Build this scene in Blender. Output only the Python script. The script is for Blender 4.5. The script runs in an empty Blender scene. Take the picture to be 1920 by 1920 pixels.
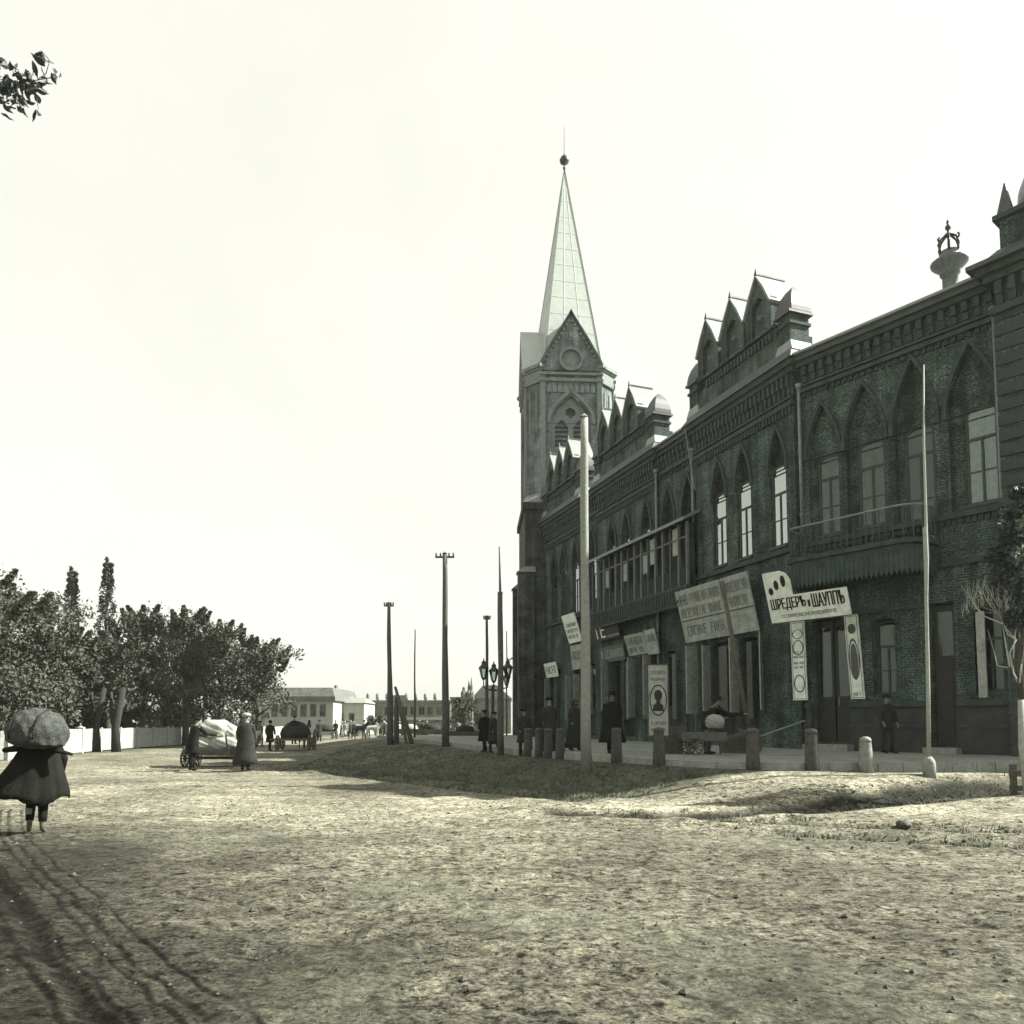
import bpy, bmesh, math, random
import numpy as np
from mathutils import Vector, Matrix
from mathutils.geometry import tessellate_polygon

random.seed(7); np.random.seed(7)
SC = bpy.context.scene; COL = SC.collection
R = math.radians
# ------------------------------------------------------------------ camera
EYE = 1.57; FPX = 1400.0; TILT = R(4); HOR = 1354.0
PY = HOR - FPX*math.tan(TILT)
cam = bpy.data.cameras.new('camera'); camo = bpy.data.objects.new('camera', cam); COL.objects.link(camo)
camo.location = (0, 0, EYE); camo.rotation_euler = (R(90)+TILT, 0, 0)
cam.sensor_width = 36; cam.lens = FPX/1920*36; cam.shift_x = 0; cam.shift_y = (PY-960)/1920
cam.clip_start = .05; cam.clip_end = 4000
SC.camera = camo
# ------------------------------------------------------------------ sky, sun, exposure
SUN_EL = R(41.5); SUNDIR = Vector((1.0, .06, 0)).normalized()          # horizontal direction towards the sun
world = bpy.data.worlds.new('World'); SC.world = world; world.use_nodes = True
nt = world.node_tree; nt.nodes.clear()
wo = nt.nodes.new('ShaderNodeOutputWorld'); bg = nt.nodes.new('ShaderNodeBackground')
sky = nt.nodes.new('ShaderNodeTexSky'); sky.sky_type = 'NISHITA'; sky.sun_disc = False
sky.sun_elevation = SUN_EL; sky.sun_rotation = math.atan2(SUNDIR.x, SUNDIR.y); sky.dust_density = 4; sky.air_density = 1
hs = nt.nodes.new('ShaderNodeHueSaturation'); hs.inputs['Saturation'].default_value = .06
mx = nt.nodes.new('ShaderNodeMix'); mx.data_type = 'RGBA'; mx.inputs[0].default_value = .86
tcw = nt.nodes.new('ShaderNodeTexCoord'); nz = nt.nodes.new('ShaderNodeTexNoise'); nz.inputs['Scale'].default_value = 3.2; nz.inputs['Detail'].default_value = 7
cr = nt.nodes.new('ShaderNodeValToRGB')
cr.color_ramp.elements[0].position = .3; cr.color_ramp.elements[0].color = (2.58, 2.58, 2.36, 1)
cr.color_ramp.elements[1].position = .7; cr.color_ramp.elements[1].color = (2.90, 2.88, 2.62, 1)
nt.links.new(tcw.outputs['Generated'], nz.inputs['Vector']); nt.links.new(nz.outputs['Fac'], cr.inputs['Fac'])
nt.links.new(sky.outputs[0], hs.inputs['Color']); nt.links.new(hs.outputs[0], mx.inputs[6]); nt.links.new(cr.outputs[0], mx.inputs[7])
nt.links.new(mx.outputs[2], bg.inputs['Color']); bg.inputs['Strength'].default_value = .1
nt.links.new(bg.outputs[0], wo.inputs['Surface'])
sun = bpy.data.lights.new('sun', 'SUN'); sun.energy = 5.0; sun.angle = R(.6); sun.color = (1, .97, .88)
suno = bpy.data.objects.new('sun', sun); COL.objects.link(suno); suno.location = (30, 5, 40)
_sd = Vector((SUNDIR.x*math.cos(SUN_EL), SUNDIR.y*math.cos(SUN_EL), math.sin(SUN_EL)))
suno.rotation_euler = _sd.to_track_quat('Z', 'Y').to_euler()
vs = SC.view_settings; vs.view_transform = 'Standard'; vs.look = 'None'; vs.gamma = 1; vs.use_curve_mapping = False; vs.exposure = 1.8

# ------------------------------------------------------------------ pixel -> place (used to lay things out in metres)
def ray(x, y):
    v = (PY-y)/FPX
    return ((x-960)/FPX, math.cos(TILT)-math.sin(TILT)*v, math.sin(TILT)+math.cos(TILT)*v)
def at_z(x, y, z):
    d = ray(x, y); k = (z-EYE)/d[2]; return Vector((d[0]*k, d[1]*k, z))
def at_d(x, y, Y):
    d = ray(x, y); k = Y/d[1]; return Vector((d[0]*k, Y, EYE+d[2]*k))

# ------------------------------------------------------------------ frames
P1 = Vector((9.9, 24.8, 0))
def frame(ax, ay, o=P1):
    L = math.hypot(ax, ay); ax /= L; ay /= L
    return Matrix(((ax, -ay, 0, o[0]), (ay, ax, 0, o[1]), (0, 0, 1, o[2]), (0, 0, 0, 1)))
WA = frame(.615, -.789); WB = frame(.337, -.941); ID = Matrix.Identity(4)

# ------------------------------------------------------------------ mesh builder
ORG = {}
class MB:
    def __init__(s): s.v = []; s.f = []
    def add(s, vs, fs):
        b = len(s.v); s.v += [tuple(p) for p in vs]; s.f += [tuple(i+b for i in f) for f in fs]; return s
    def box(s, x0, x1, y0, y1, z0, z1):
        return s.add([(x0,y0,z0),(x1,y0,z0),(x1,y1,z0),(x0,y1,z0),(x0,y0,z1),(x1,y0,z1),(x1,y1,z1),(x0,y1,z1)],
                     [(0,3,2,1),(4,5,6,7),(0,1,5,4),(1,2,6,5),(2,3,7,6),(3,0,4,7)])
    def cbox(s, c, sx, sy, sz): return s.box(c[0]-sx/2, c[0]+sx/2, c[1]-sy/2, c[1]+sy/2, c[2], c[2]+sz)
    def hexa(s, lo, hi): return s.add(list(lo)+list(hi), [(0,3,2,1),(4,5,6,7),(0,1,5,4),(1,2,6,5),(2,3,7,6),(3,0,4,7)])
    def prism(s, outer, y0, y1, holes=()):
        loops = [list(outer)]+[list(h) for h in holes]
        tris = tessellate_polygon([[Vector((p[0], p[1], 0)) for p in l] for l in loops])
        flat = [p for l in loops for p in l]; n = len(flat)
        vs = [(p[0], y0, p[1]) for p in flat]+[(p[0], y1, p[1]) for p in flat]
        fs = [tuple(t) for t in tris]+[tuple(i+n for i in reversed(t)) for t in tris]
        b = 0
        for l in loops:
            m = len(l)
            for i in range(m):
                j = (i+1) % m; fs.append((b+i, b+j, n+b+j, n+b+i))
            b += m
        return s.add(vs, fs)
    def xprism(s, outer, x0, x1):                     # outline in y,z extruded along x
        m = MB().prism(outer, x0, x1); return s.add([(p[1], p[0], p[2]) for p in m.v], m.f)
    def tube(s, pts, rad, n=8, ry=1.0):
        pts = [Vector(p) for p in pts]; rad = rad if isinstance(rad, (list, tuple)) else [rad]*len(pts)
        rings = []; a = None
        for i, p in enumerate(pts):
            d = (pts[min(i+1, len(pts)-1)]-pts[max(i-1, 0)]).normalized()
            if a is None: a = d.cross(Vector((0, 0, 1))) if abs(d.z) < .9 else d.cross(Vector((0, 1, 0)))
            a = a-d*a.dot(d); a.normalize(); b = d.cross(a)
            rings.append([p+(a*math.cos(2*math.pi*k/n)+b*math.sin(2*math.pi*k/n)*ry)*rad[i] for k in range(n)])
        vs = [q for r in rings for q in r]; fs = []
        for i in range(len(rings)-1):
            for k in range(n):
                k2 = (k+1) % n; fs.append((i*n+k, i*n+k2, (i+1)*n+k2, (i+1)*n+k))
        fs.append(tuple(range(n-1, -1, -1))); fs.append(tuple((len(rings)-1)*n+k for k in range(n)))
        return s.add(vs, fs)
    def loft(s, rings, n=12, cap=True):               # rings: cx, cy, z, rx, ry
        vs = []; fs = []
        for (cx, cy, z, rx, ry) in rings:
            vs += [(cx+rx*math.cos(2*math.pi*k/n+.001), cy+ry*math.sin(2*math.pi*k/n+.001), z) for k in range(n)]
        for i in range(len(rings)-1):
            for k in range(n):
                k2 = (k+1) % n; fs.append((i*n+k, i*n+k2, (i+1)*n+k2, (i+1)*n+k))
        if cap: fs.append(tuple(range(n-1, -1, -1))); fs.append(tuple((len(rings)-1)*n+k for k in range(n)))
        return s.add(vs, fs)
    def lathe(s, prof, c=(0, 0, 0), n=16, rot=0):
        vs = []; fs = []
        for (r, z) in prof:
            vs += [(c[0]+r*math.cos(2*math.pi*k/n+rot), c[1]+r*math.sin(2*math.pi*k/n+rot), c[2]+z) for k in range(n)]
        for i in range(len(prof)-1):
            for k in range(n):
                k2 = (k+1) % n; fs.append((i*n+k, i*n+k2, (i+1)*n+k2, (i+1)*n+k))
        fs.append(tuple(range(n-1, -1, -1))); fs.append(tuple((len(prof)-1)*n+k for k in range(n)))
        return s.add(vs, fs)
    def xf(s, M): s.v = [tuple(M @ Vector(p)) for p in s.v]; return s
    def build(s, name, mat, parent=None, M=ID, o=(0, 0, 0), smooth=False, kind=None):
        if parent is not None: o = ORG[parent.name]
        o = Vector(o)
        me = bpy.data.meshes.new(name); me.from_pydata([tuple(Vector(p)-o) for p in s.v], [], s.f)
        bm = bmesh.new(); bm.from_mesh(me); bmesh.ops.recalc_face_normals(bm, faces=bm.faces); bm.to_mesh(me); bm.free()
        if smooth: me.polygons.foreach_set('use_smooth', [True]*len(me.polygons))
        me.materials.append(mat); ob = bpy.data.objects.new(name, me); COL.objects.link(ob)
        if parent is not None: ob.parent = parent
        else: ob.matrix_world = M @ Matrix.Translation(o)
        ORG[ob.name] = o
        if kind: ob['kind'] = kind
        return ob
def thing(name, label, cat, M=ID, o=(0, 0, 0), group=None):
    e = bpy.data.objects.new(name, None); COL.objects.link(e); e.empty_display_size = .2
    e.matrix_world = M @ Matrix.Translation(Vector(o)); ORG[e.name] = Vector(o)
    tag(e, label, cat, group); return e
def tag(e, label, cat, group=None):
    e['label'] = label; e['category'] = cat
    if group: e['group'] = group
    return e
def kids(o): return [c for c in bpy.data.objects if c.parent == o]
CH = {}
def copy_tree(src, M, label, group=None):
    c = src.copy(); COL.objects.link(c); c.matrix_world = M; ORG[c.name] = ORG[src.name]
    c['label'] = label
    if group: c['group'] = group
    def rec(a, b):
        for ch in kids(a):
            d = ch.copy(); COL.objects.link(d); d.parent = b; ORG[d.name] = ORG[ch.name]; rec(ch, d)
    rec(src, c); return c

# ------------------------------------------------------------------ materials
def mat(name, col, rough=.85, scale=6, amp=.25, bump=.25, bscale=None, metal=0, spec=.3, col2=None, fine=0):
    m = bpy.data.materials.new(name); m.use_nodes = True; t = m.node_tree; n = t.nodes; L = t.links
    b = n['Principled BSDF']; b.inputs['Roughness'].default_value = rough; b.inputs['Metallic'].default_value = metal
    b.inputs['Specular IOR Level'].default_value = spec
    tc = n.new('ShaderNodeTexCoord'); no = n.new('ShaderNodeTexNoise'); no.inputs['Scale'].default_value = scale
    no.inputs['Detail'].default_value = 6; no.inputs['Roughness'].default_value = .65
    L.new(tc.outputs['Object'], no.inputs['Vector'])
    c2 = col2 or tuple(min(1, c*(1+amp)) for c in col); c1 = tuple(c*(1-amp) for c in col)
    r = n.new('ShaderNodeValToRGB'); r.color_ramp.elements[0].position = .32; r.color_ramp.elements[1].position = .68
    r.color_ramp.elements[0].color = (*c1, 1); r.color_ramp.elements[1].color = (*c2, 1)
    L.new(no.outputs['Fac'], r.inputs['Fac']); out = r.outputs['Color']
    if fine:
        n2 = n.new('ShaderNodeTexNoise'); n2.inputs['Scale'].default_value = 55; n2.inputs['Detail'].default_value = 3
        L.new(tc.outputs['Object'], n2.inputs['Vector'])
        mr = n.new('ShaderNodeMapRange'); mr.inputs[1].default_value = .35; mr.inputs[2].default_value = .65; mr.inputs[3].default_value = 1-fine; mr.inputs[4].default_value = 1+fine
        L.new(n2.outputs['Fac'], mr.inputs[0]); vm = n.new('ShaderNodeVectorMath'); vm.operation = 'SCALE'
        L.new(out, vm.inputs[0]); L.new(mr.outputs[0], vm.inputs['Scale']); out = vm.outputs[0]
    L.new(out, b.inputs['Base Color'])
    if bump:
        bn = n.new('ShaderNodeTexNoise'); bn.inputs['Scale'].default_value = bscale or scale*5; bn.inputs['Detail'].default_value = 4
        L.new(tc.outputs['Object'], bn.inputs['Vector']); bp = n.new('ShaderNodeBump'); bp.inputs['Strength'].default_value = bump; bp.inputs['Distance'].default_value = .03
        L.new(bn.outputs['Fac'], bp.inputs['Height']); L.new(bp.outputs[0], b.inputs['Normal'])
    return m
def brick_mat(name, c1, c2, mortar, scale=1.0):
    m = bpy.data.materials.new(name); m.use_nodes = True; t = m.node_tree; n = t.nodes; L = t.links
    b = n['Principled BSDF']; b.inputs['Roughness'].default_value = .9; b.inputs['Specular IOR Level'].default_value = .2
    tc = n.new('ShaderNodeTexCoord'); sp = n.new('ShaderNodeSeparateXYZ'); L.new(tc.outputs['Object'], sp.inputs[0])
    ad = n.new('ShaderNodeMath'); L.new(sp.outputs[0], ad.inputs[0]); L.new(sp.outputs[1], ad.inputs[1])
    cb = n.new('ShaderNodeCombineXYZ'); L.new(ad.outputs[0], cb.inputs[0]); L.new(sp.outputs[2], cb.inputs[1])
    br = n.new('ShaderNodeTexBrick'); L.new(cb.outputs[0], br.inputs['Vector']); br.inputs['Scale'].default_value = scale
    br.inputs['Brick Width'].default_value = .27; br.inputs['Row Height'].default_value = .08; br.inputs['Mortar Size'].default_value = .009
    br.inputs['Color1'].default_value = (*c1, 1); br.inputs['Color2'].default_value = (*c2, 1); br.inputs['Mortar'].default_value = (*mortar, 1)
    no = n.new('ShaderNodeTexNoise'); no.inputs['Scale'].default_value = 1.3; no.inputs['Detail'].default_value = 8; L.new(tc.outputs['Object'], no.inputs['Vector'])
    mr = n.new('ShaderNodeMapRange'); mr.inputs[1].default_value = .3; mr.inputs[2].default_value = .7; mr.inputs[3].default_value = .5; mr.inputs[4].default_value = 1.55
    L.new(no.outputs['Fac'], mr.inputs[0])
    n2 = n.new('ShaderNodeTexNoise'); n2.inputs['Scale'].default_value = 24; n2.inputs['Detail'].default_value = 3; L.new(tc.outputs['Object'], n2.inputs['Vector'])
    m2 = n.new('ShaderNodeMapRange'); m2.inputs[1].default_value = .35; m2.inputs[2].default_value = .65; m2.inputs[3].default_value = .35; m2.inputs[4].default_value = 1.75
    L.new(n2.outputs['Fac'], m2.inputs[0]); mu = n.new('ShaderNodeMath'); mu.operation = 'MULTIPLY'; L.new(mr.outputs[0], mu.inputs[0]); L.new(m2.outputs[0], mu.inputs[1])
    mp = n.new('ShaderNodeMapping'); mp.inputs['Scale'].default_value = (2.6, 2.6, .16); L.new(tc.outputs['Object'], mp.inputs[0])
    n3 = n.new('ShaderNodeTexNoise'); n3.inputs['Scale'].default_value = 1; n3.inputs['Detail'].default_value = 6; L.new(mp.outputs[0], n3.inputs['Vector'])
    m3 = n.new('ShaderNodeMapRange'); m3.inputs[1].default_value = .34; m3.inputs[2].default_value = .66; m3.inputs[3].default_value = .62; m3.inputs[4].default_value = 1.35; L.new(n3.outputs['Fac'], m3.inputs[0])
    mu3 = n.new('ShaderNodeMath'); mu3.operation = 'MULTIPLY'; L.new(mu.outputs[0], mu3.inputs[0]); L.new(m3.outputs[0], mu3.inputs[1]); mu = mu3
    vm = n.new('ShaderNodeVectorMath'); vm.operation = 'SCALE'; L.new(br.outputs['Color'], vm.inputs[0]); L.new(mu.outputs[0], vm.inputs['Scale'])
    L.new(vm.outputs[0], b.inputs['Base Color'])
    bp = n.new('ShaderNodeBump'); bp.inputs['Strength'].default_value = .6; bp.inputs['Distance'].default_value = .012; bp.invert = True
    L.new(br.outputs['Fac'], bp.inputs['Height']); L.new(bp.outputs[0], b.inputs['Normal'])
    return m
def G(v, k=0): # greenish grey of the tinted print; k>0 bluer, k<0 warmer
    return (v*(.93-.13*max(k, 0)+.10*max(-k, 0)), v, v*(.88+.12*max(k, 0)-.06*max(-k, 0)))
M = {}
M['brick'] = brick_mat('dark_brick', (.025, .038, .034), (.041, .060, .052), (.066, .088, .077))
M['brick_trim'] = mat('dark_brick_trim', (.034, .050, .044), .85, 4, .35, .4, 30, fine=.35)
M['brick_shaded'] = mat('shaded_niche_brick', (.017, .023, .020), .9, 4, .35, .3, 30, fine=.3)  # darker copy of the brick, recess shade put into the colour
M['plinth'] = mat('plinth_render', G(.042), .9, 2, .35, .35, 25, fine=.3)
M['tower_brick_hazed'] = brick_mat('tower_brick_hazed', G(.10, .9), G(.14, .9), G(.19, .7))  # paler than the wing brick: distance haze put into the tower colours
M['tower_trim_hazed'] = mat('tower_trim_hazed', G(.18, .6), .85, 3, .25, .3, 25, fine=.2)
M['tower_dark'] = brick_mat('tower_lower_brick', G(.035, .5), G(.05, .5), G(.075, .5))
M['roof_dark'] = mat('dark_sheet_roof', G(.055, .8), .5, 3, .3, .2, 20, spec=.4)
M['roof_metal'] = mat('pale_sheet_roof', G(.2, .3), .45, 3, .12, .12, 14, spec=.5)
M['spire_metal'] = mat('spire_sheet', G(.4, .3), .5, 2.5, .1, .1, 14, spec=.4)  # pale sheet metal, lightened for haze like the tower
M['frame_dark'] = mat('window_frame_dark', G(.05, .6), .6, 8, .3, 0)
M['frame_pale'] = mat('window_frame_pale', G(.22, .5), .6, 8, .25, 0)
M['curtain'] = mat('curtain_cloth', G(.27, .6), .9, 5, .3, .3, 9)
M['iron'] = mat('black_iron', (.018, .02, .018), .55, 9, .3, .2, spec=.4)
M['pipe'] = mat('downpipe_zinc', G(.16, .8), .5, 6, .25, .1, spec=.5)
M['sign_white'] = mat('sign_white_paint', G(.72), .7, 4, .22, .3, 20, fine=.22)
M['sign_grey'] = mat('sign_grey_paint', G(.29, .1), .75, 2.5, .35, .3, 20, fine=.35)
M['sign_ink'] = mat('sign_black_paint', (.012, .014, .011), .6, 8, .2, 0)
M['sign_mid'] = mat('sign_mid_paint', G(.085, .2), .7, 8, .3, 0, fine=.2)
M['shutter'] = mat('pale_shutter', G(.30), .8, 5, .3, .2, fine=.25)
M['door'] = mat('dark_door', G(.025), .6, 6, .3, .2)
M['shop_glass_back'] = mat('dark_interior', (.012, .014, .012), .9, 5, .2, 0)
M['wood_pole'] = mat('weathered_pole', G(.075, -.2), .85, 9, .3, .5, 40, fine=.3)
M['pole_white'] = mat('painted_pole', G(.3), .8, 9, .15, .3, 40)
M['wood_dark'] = mat('tarred_wood', G(.07, -1), .85, 9, .3, .5, 40, fine=.3)
M['wood_pale'] = mat('pale_wood', G(.22), .85, 9, .2, .3, 40)
M['stone'] = mat('pale_kerb_stone', G(.24), .9, 5, .25, .5, 25, fine=.2)
M['bollard_shaded'] = mat('shaded_bollard_stone', G(.06), .9, 7, .4, .6, 30, fine=.3)  # same stone darkened, building shade put into the colour
M['bollard'] = mat('sunlit_bollard_stone', G(.2), .9, 7, .3, .5, 30, fine=.2)  # lighter copy of the stone for the bollard standing in sun
M['paving'] = mat('sidewalk_paving', G(.2), .95, 1.2, .3, .5, 18, fine=.3)
M['fence'] = mat('whitewashed_fence', G(.32), .85, 5, .2, .3, 20)
M['white_wall'] = mat('whitewash', G(.34), .9, 1.2, .12, .2, 10)
M['grey_wall'] = mat('grey_render', G(.17), .9, 2, .3, .2, 10, fine=.2)
M['far_dark'] = mat('dark_render', G(.13), .9, 2, .35, .2, 10, fine=.25)
M['far_roof'] = mat('weathered_roof', G(.10), .85, 2, .5, .2, 10, fine=.4)
M['leaf'] = mat('leaves', (.052, .061, .044), .7, .8, .5, 0, spec=.25)
M['leaf2'] = mat('poplar_leaves', (.032, .039, .029), .75, .8, .5, 0, spec=.2)
M['leaf_near'] = mat('near_leaves', (.025, .035, .034), .6, 9, .5, 0, spec=.35)
M['bark'] = mat('bark', G(.05, -1), .95, 6, .4, .6, 25)
M['bark_white'] = mat('whitewashed_bark', G(.3), .9, 8, .2, .5, 40)
M['twig'] = mat('pale_twigs', G(.32, -.3), .8, 8, .25, 0)
M['cloth_black'] = mat('black_cloth', (.009, .01, .008), .95, 9, .3, .4, 30, spec=.1)
M['cloth_dark'] = mat('dark_cloth', G(.028), .95, 9, .35, .4, 30, spec=.1)
M['cloth_mid'] = mat('grey_cloth', G(.12), .95, 9, .3, .4, 30, spec=.1)
M['cloth_white'] = mat('white_cloth', G(.26), .9, 5, .15, .4, 14, spec=.1)
M['skin'] = mat('skin', (.17, .16, .125), .6, 8, .15, 0)
M['skin_dark'] = mat('sunburnt_skin', (.085, .08, .062), .6, 8, .15, 0)
M['hay'] = mat('woven_reed_bundle', G(.05, .3), .95, 14, .4, .8, 60, fine=.35)
M['horse'] = mat('dark_horse_coat', (.02, .021, .016), .7, 4, .3, .1)
M['horse_pale'] = mat('grey_horse_coat', G(.3), .7, 4, .25, .1)
M['rope'] = mat('rope', G(.4), .9, 9, .2, 0)
def glass_mat(name='window_glass', ior=1.55, clear=.75):
    m = bpy.data.materials.new(name); m.use_nodes = True; t = m.node_tree; n = t.nodes; L = t.links; n.clear()
    o = n.new('ShaderNodeOutputMaterial'); mx = n.new('ShaderNodeMixShader'); fr = n.new('ShaderNodeFresnel'); fr.inputs['IOR'].default_value = ior
    gl = n.new('ShaderNodeBsdfGlossy'); gl.inputs['Roughness'].default_value = .05; gl.inputs['Color'].default_value = (.93, 1, .93, 1)
    m2 = n.new('ShaderNodeMixShader'); m2.inputs[0].default_value = clear; df = n.new('ShaderNodeBsdfDiffuse'); df.inputs['Color'].default_value = (.02, .026, .022, 1)
    tr = n.new('ShaderNodeBsdfTransparent'); tr.inputs['Color'].default_value = (.75, .85, .78, 1)
    tc = n.new('ShaderNodeTexCoord'); no = n.new('ShaderNodeTexNoise'); no.inputs['Scale'].default_value = 3; L.new(tc.outputs['Object'], no.inputs['Vector'])
    bp = n.new('ShaderNodeBump'); bp.inputs['Strength'].default_value = .15; bp.inputs['Distance'].default_value = .02
    L.new(no.outputs['Fac'], bp.inputs['Height']); L.new(bp.outputs[0], gl.inputs['Normal'])
    L.new(df.outputs[0], m2.inputs[1]); L.new(tr.outputs[0], m2.inputs[2]); L.new(fr.outputs[0], mx.inputs[0]); L.new(m2.outputs[0], mx.inputs[1]); L.new(gl.outputs[0], mx.inputs[2]); L.new(mx.outputs[0], o.inputs['Surface'])
    return m
M['glass'] = glass_mat()
M['glass_bright'] = glass_mat('bright_window_glass', 5.0, .1)

M['glass_half'] = glass_mat('dim_window_glass', 1.9, .85)
# ================================================================== GROUND
KERB = [(34, 15.0), (16, 17.0), (12, 17.4), (10.45, 16.9), (8.07, 16.6), (5.8, 16.4), (4.6, 16.9), (3.56, 18.2), (1.56, 22.1), (0, 25.3), (-3, 33.5), (-7, 44.7), (-9, 50)]
KPOLY = KERB+[(0, 58), (60, 58), (60, 14)]
def polyd(X, Y, P):
    d = np.full(X.shape, 1e9)
    for (ax, ay), (bx, by) in zip(P[:-1], P[1:]):
        ux, uy = bx-ax, by-ay; L = ux*ux+uy*uy
        t = np.clip(((X-ax)*ux+(Y-ay)*uy)/L, 0, 1)
        d = np.minimum(d, np.hypot(X-ax-t*ux, Y-ay-t*uy))
    return d
def inside(X, Y, P):
    c = np.zeros(X.shape, bool); n = len(P)
    for i in range(n):
        x1, y1 = P[i]; x2, y2 = P[(i+1) % n]
        if y1 == y2: continue
        c ^= ((y1 > Y) != (y2 > Y)) & (X < (x2-x1)*(Y-y1)/(y2-y1)+x1)
    return c
_T = np.random.RandomState(3).rand(256, 256)
def vnoise(X, Y, wl, ox=0):
    x = X/wl+ox*17.3+1000; y = Y/wl+ox*9.1+1000; xi = np.floor(x).astype(int); yi = np.floor(y).astype(int)
    fx = x-xi; fy = y-yi; fx = fx*fx*(3-2*fx); fy = fy*fy*(3-2*fy)
    a = _T[xi & 255, yi & 255]; b = _T[(xi+1) & 255, yi & 255]; c = _T[xi & 255, (yi+1) & 255]; d = _T[(xi+1) & 255, (yi+1) & 255]
    return (a*(1-fx)+b*fx)*(1-fy)+(c*(1-fx)+d*fx)*fy-.5
def sst(a, b, x):
    t = np.clip((x-a)/(b-a), 0, 1); return t*t*(3-2*t)
_rb = [(-9.5, 13.5), (-7.5, 10.5), (-5.7, 8.26), (-4.1, 6.35), (-2.92, 4.93), (-2.04, 4.0), (-.8, 2.6)]
def _off(d): return [(x+d*.80, y+d*.6) for x, y in _rb]
RUTS = [(_off(0), .06, .036), (_off(-.16), .022, .012), (_off(-.5), .034, .02), (_off(-.62), .016, .008), (_off(.42), .022, .010), (_off(.30), .016, .007), (_off(-1.15), .034, .016), (_off(-.85), .02, .01), (_off(.1), .018, .008), (_off(.6), .018, .008)]
DITCH = [([(.9, 12.9), (2.6, 12.6), (4.6, 13.1), (6.8, 14.2), (9.2, 15.2), (14, 16.2)], .40, .14),
         ([(2.9, 12.0), (4.6, 11.7), (6.2, 11.1), (8.4, 10.6), (12, 10.3)], .22, .07),
         ([(3.8, 10.9), (5.6, 10.0), (7.6, 9.4), (10, 9.2)], .2, .06),
         ([(-9, 27.5), (-6.2, 24.2), (-3.9, 21.2), (-2.2, 19.2), (-.7, 17.2), (1.3, 15.0)], .3, .08),
         ([(-12, 25.5), (-9, 24.6), (-6.8, 23.6)], .3, .10)]
def height(X, Y, full=True):
    X = np.asarray(X, float); Y = np.asarray(Y, float)
    ins = inside(X, Y, KPOLY); d = polyd(X, Y, KERB); d = np.where(ins, -d, d)
    w = 2.9+sst(17, 30, Y)*3.0
    lf = sst(24, 14, Y)*sst(6, 11, X)*.10
    z = (.50-lf)*(1-sst(0, 1, np.clip(d, 0, 99)/w))
    z = z-.10*sst(-12, -26, X)*0
    z += .03*sst(3.5, 7.5, X)*sst(9, 12, Y)*sst(17, 14, Y)               # mound between the ditches
    wob = vnoise(X, Y, 1.7, 2)*.25
    for P, wd, dp in DITCH:
        q = polyd(X+wob, Y+wob, P)/wd; z -= dp*np.exp(-q*q); z += dp*.5*np.exp(-(q-2.2)**2)
    for P, wd, dp in RUTS:
        q = polyd(X+wob*.2+vnoise(X, Y, .3, 31)*.05, Y+wob*.2+vnoise(X, Y, .25, 32)*.05, P)/wd; z -= dp*np.exp(-q*q); z += dp*.12*np.exp(-(q-1.8)**2)
    z += vnoise(X, Y, 6, 1)*.07
    if full:
        D = np.hypot(X, Y); road = sst(-.2, 1.0, d)
        z += road*(vnoise(X, Y, .55, 3)*.02+vnoise(X, Y, .23, 4)*.022+vnoise(X, Y, .1, 5)*.018*sst(22, 8, D)+vnoise(X, Y, .05, 6)*.008*sst(10, 4, D))
        h1 = vnoise(X, Y, .3, 7); z -= road*.03*sst(.22, .42, h1)*sst(-.1, .25, vnoise(X, Y, 2.4, 8))
    return z, d
def gz(x, y):
    z, d = height(np.array([x]), np.array([y]), False); return .67 if d[0] < 0 else float(z[0])
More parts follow.
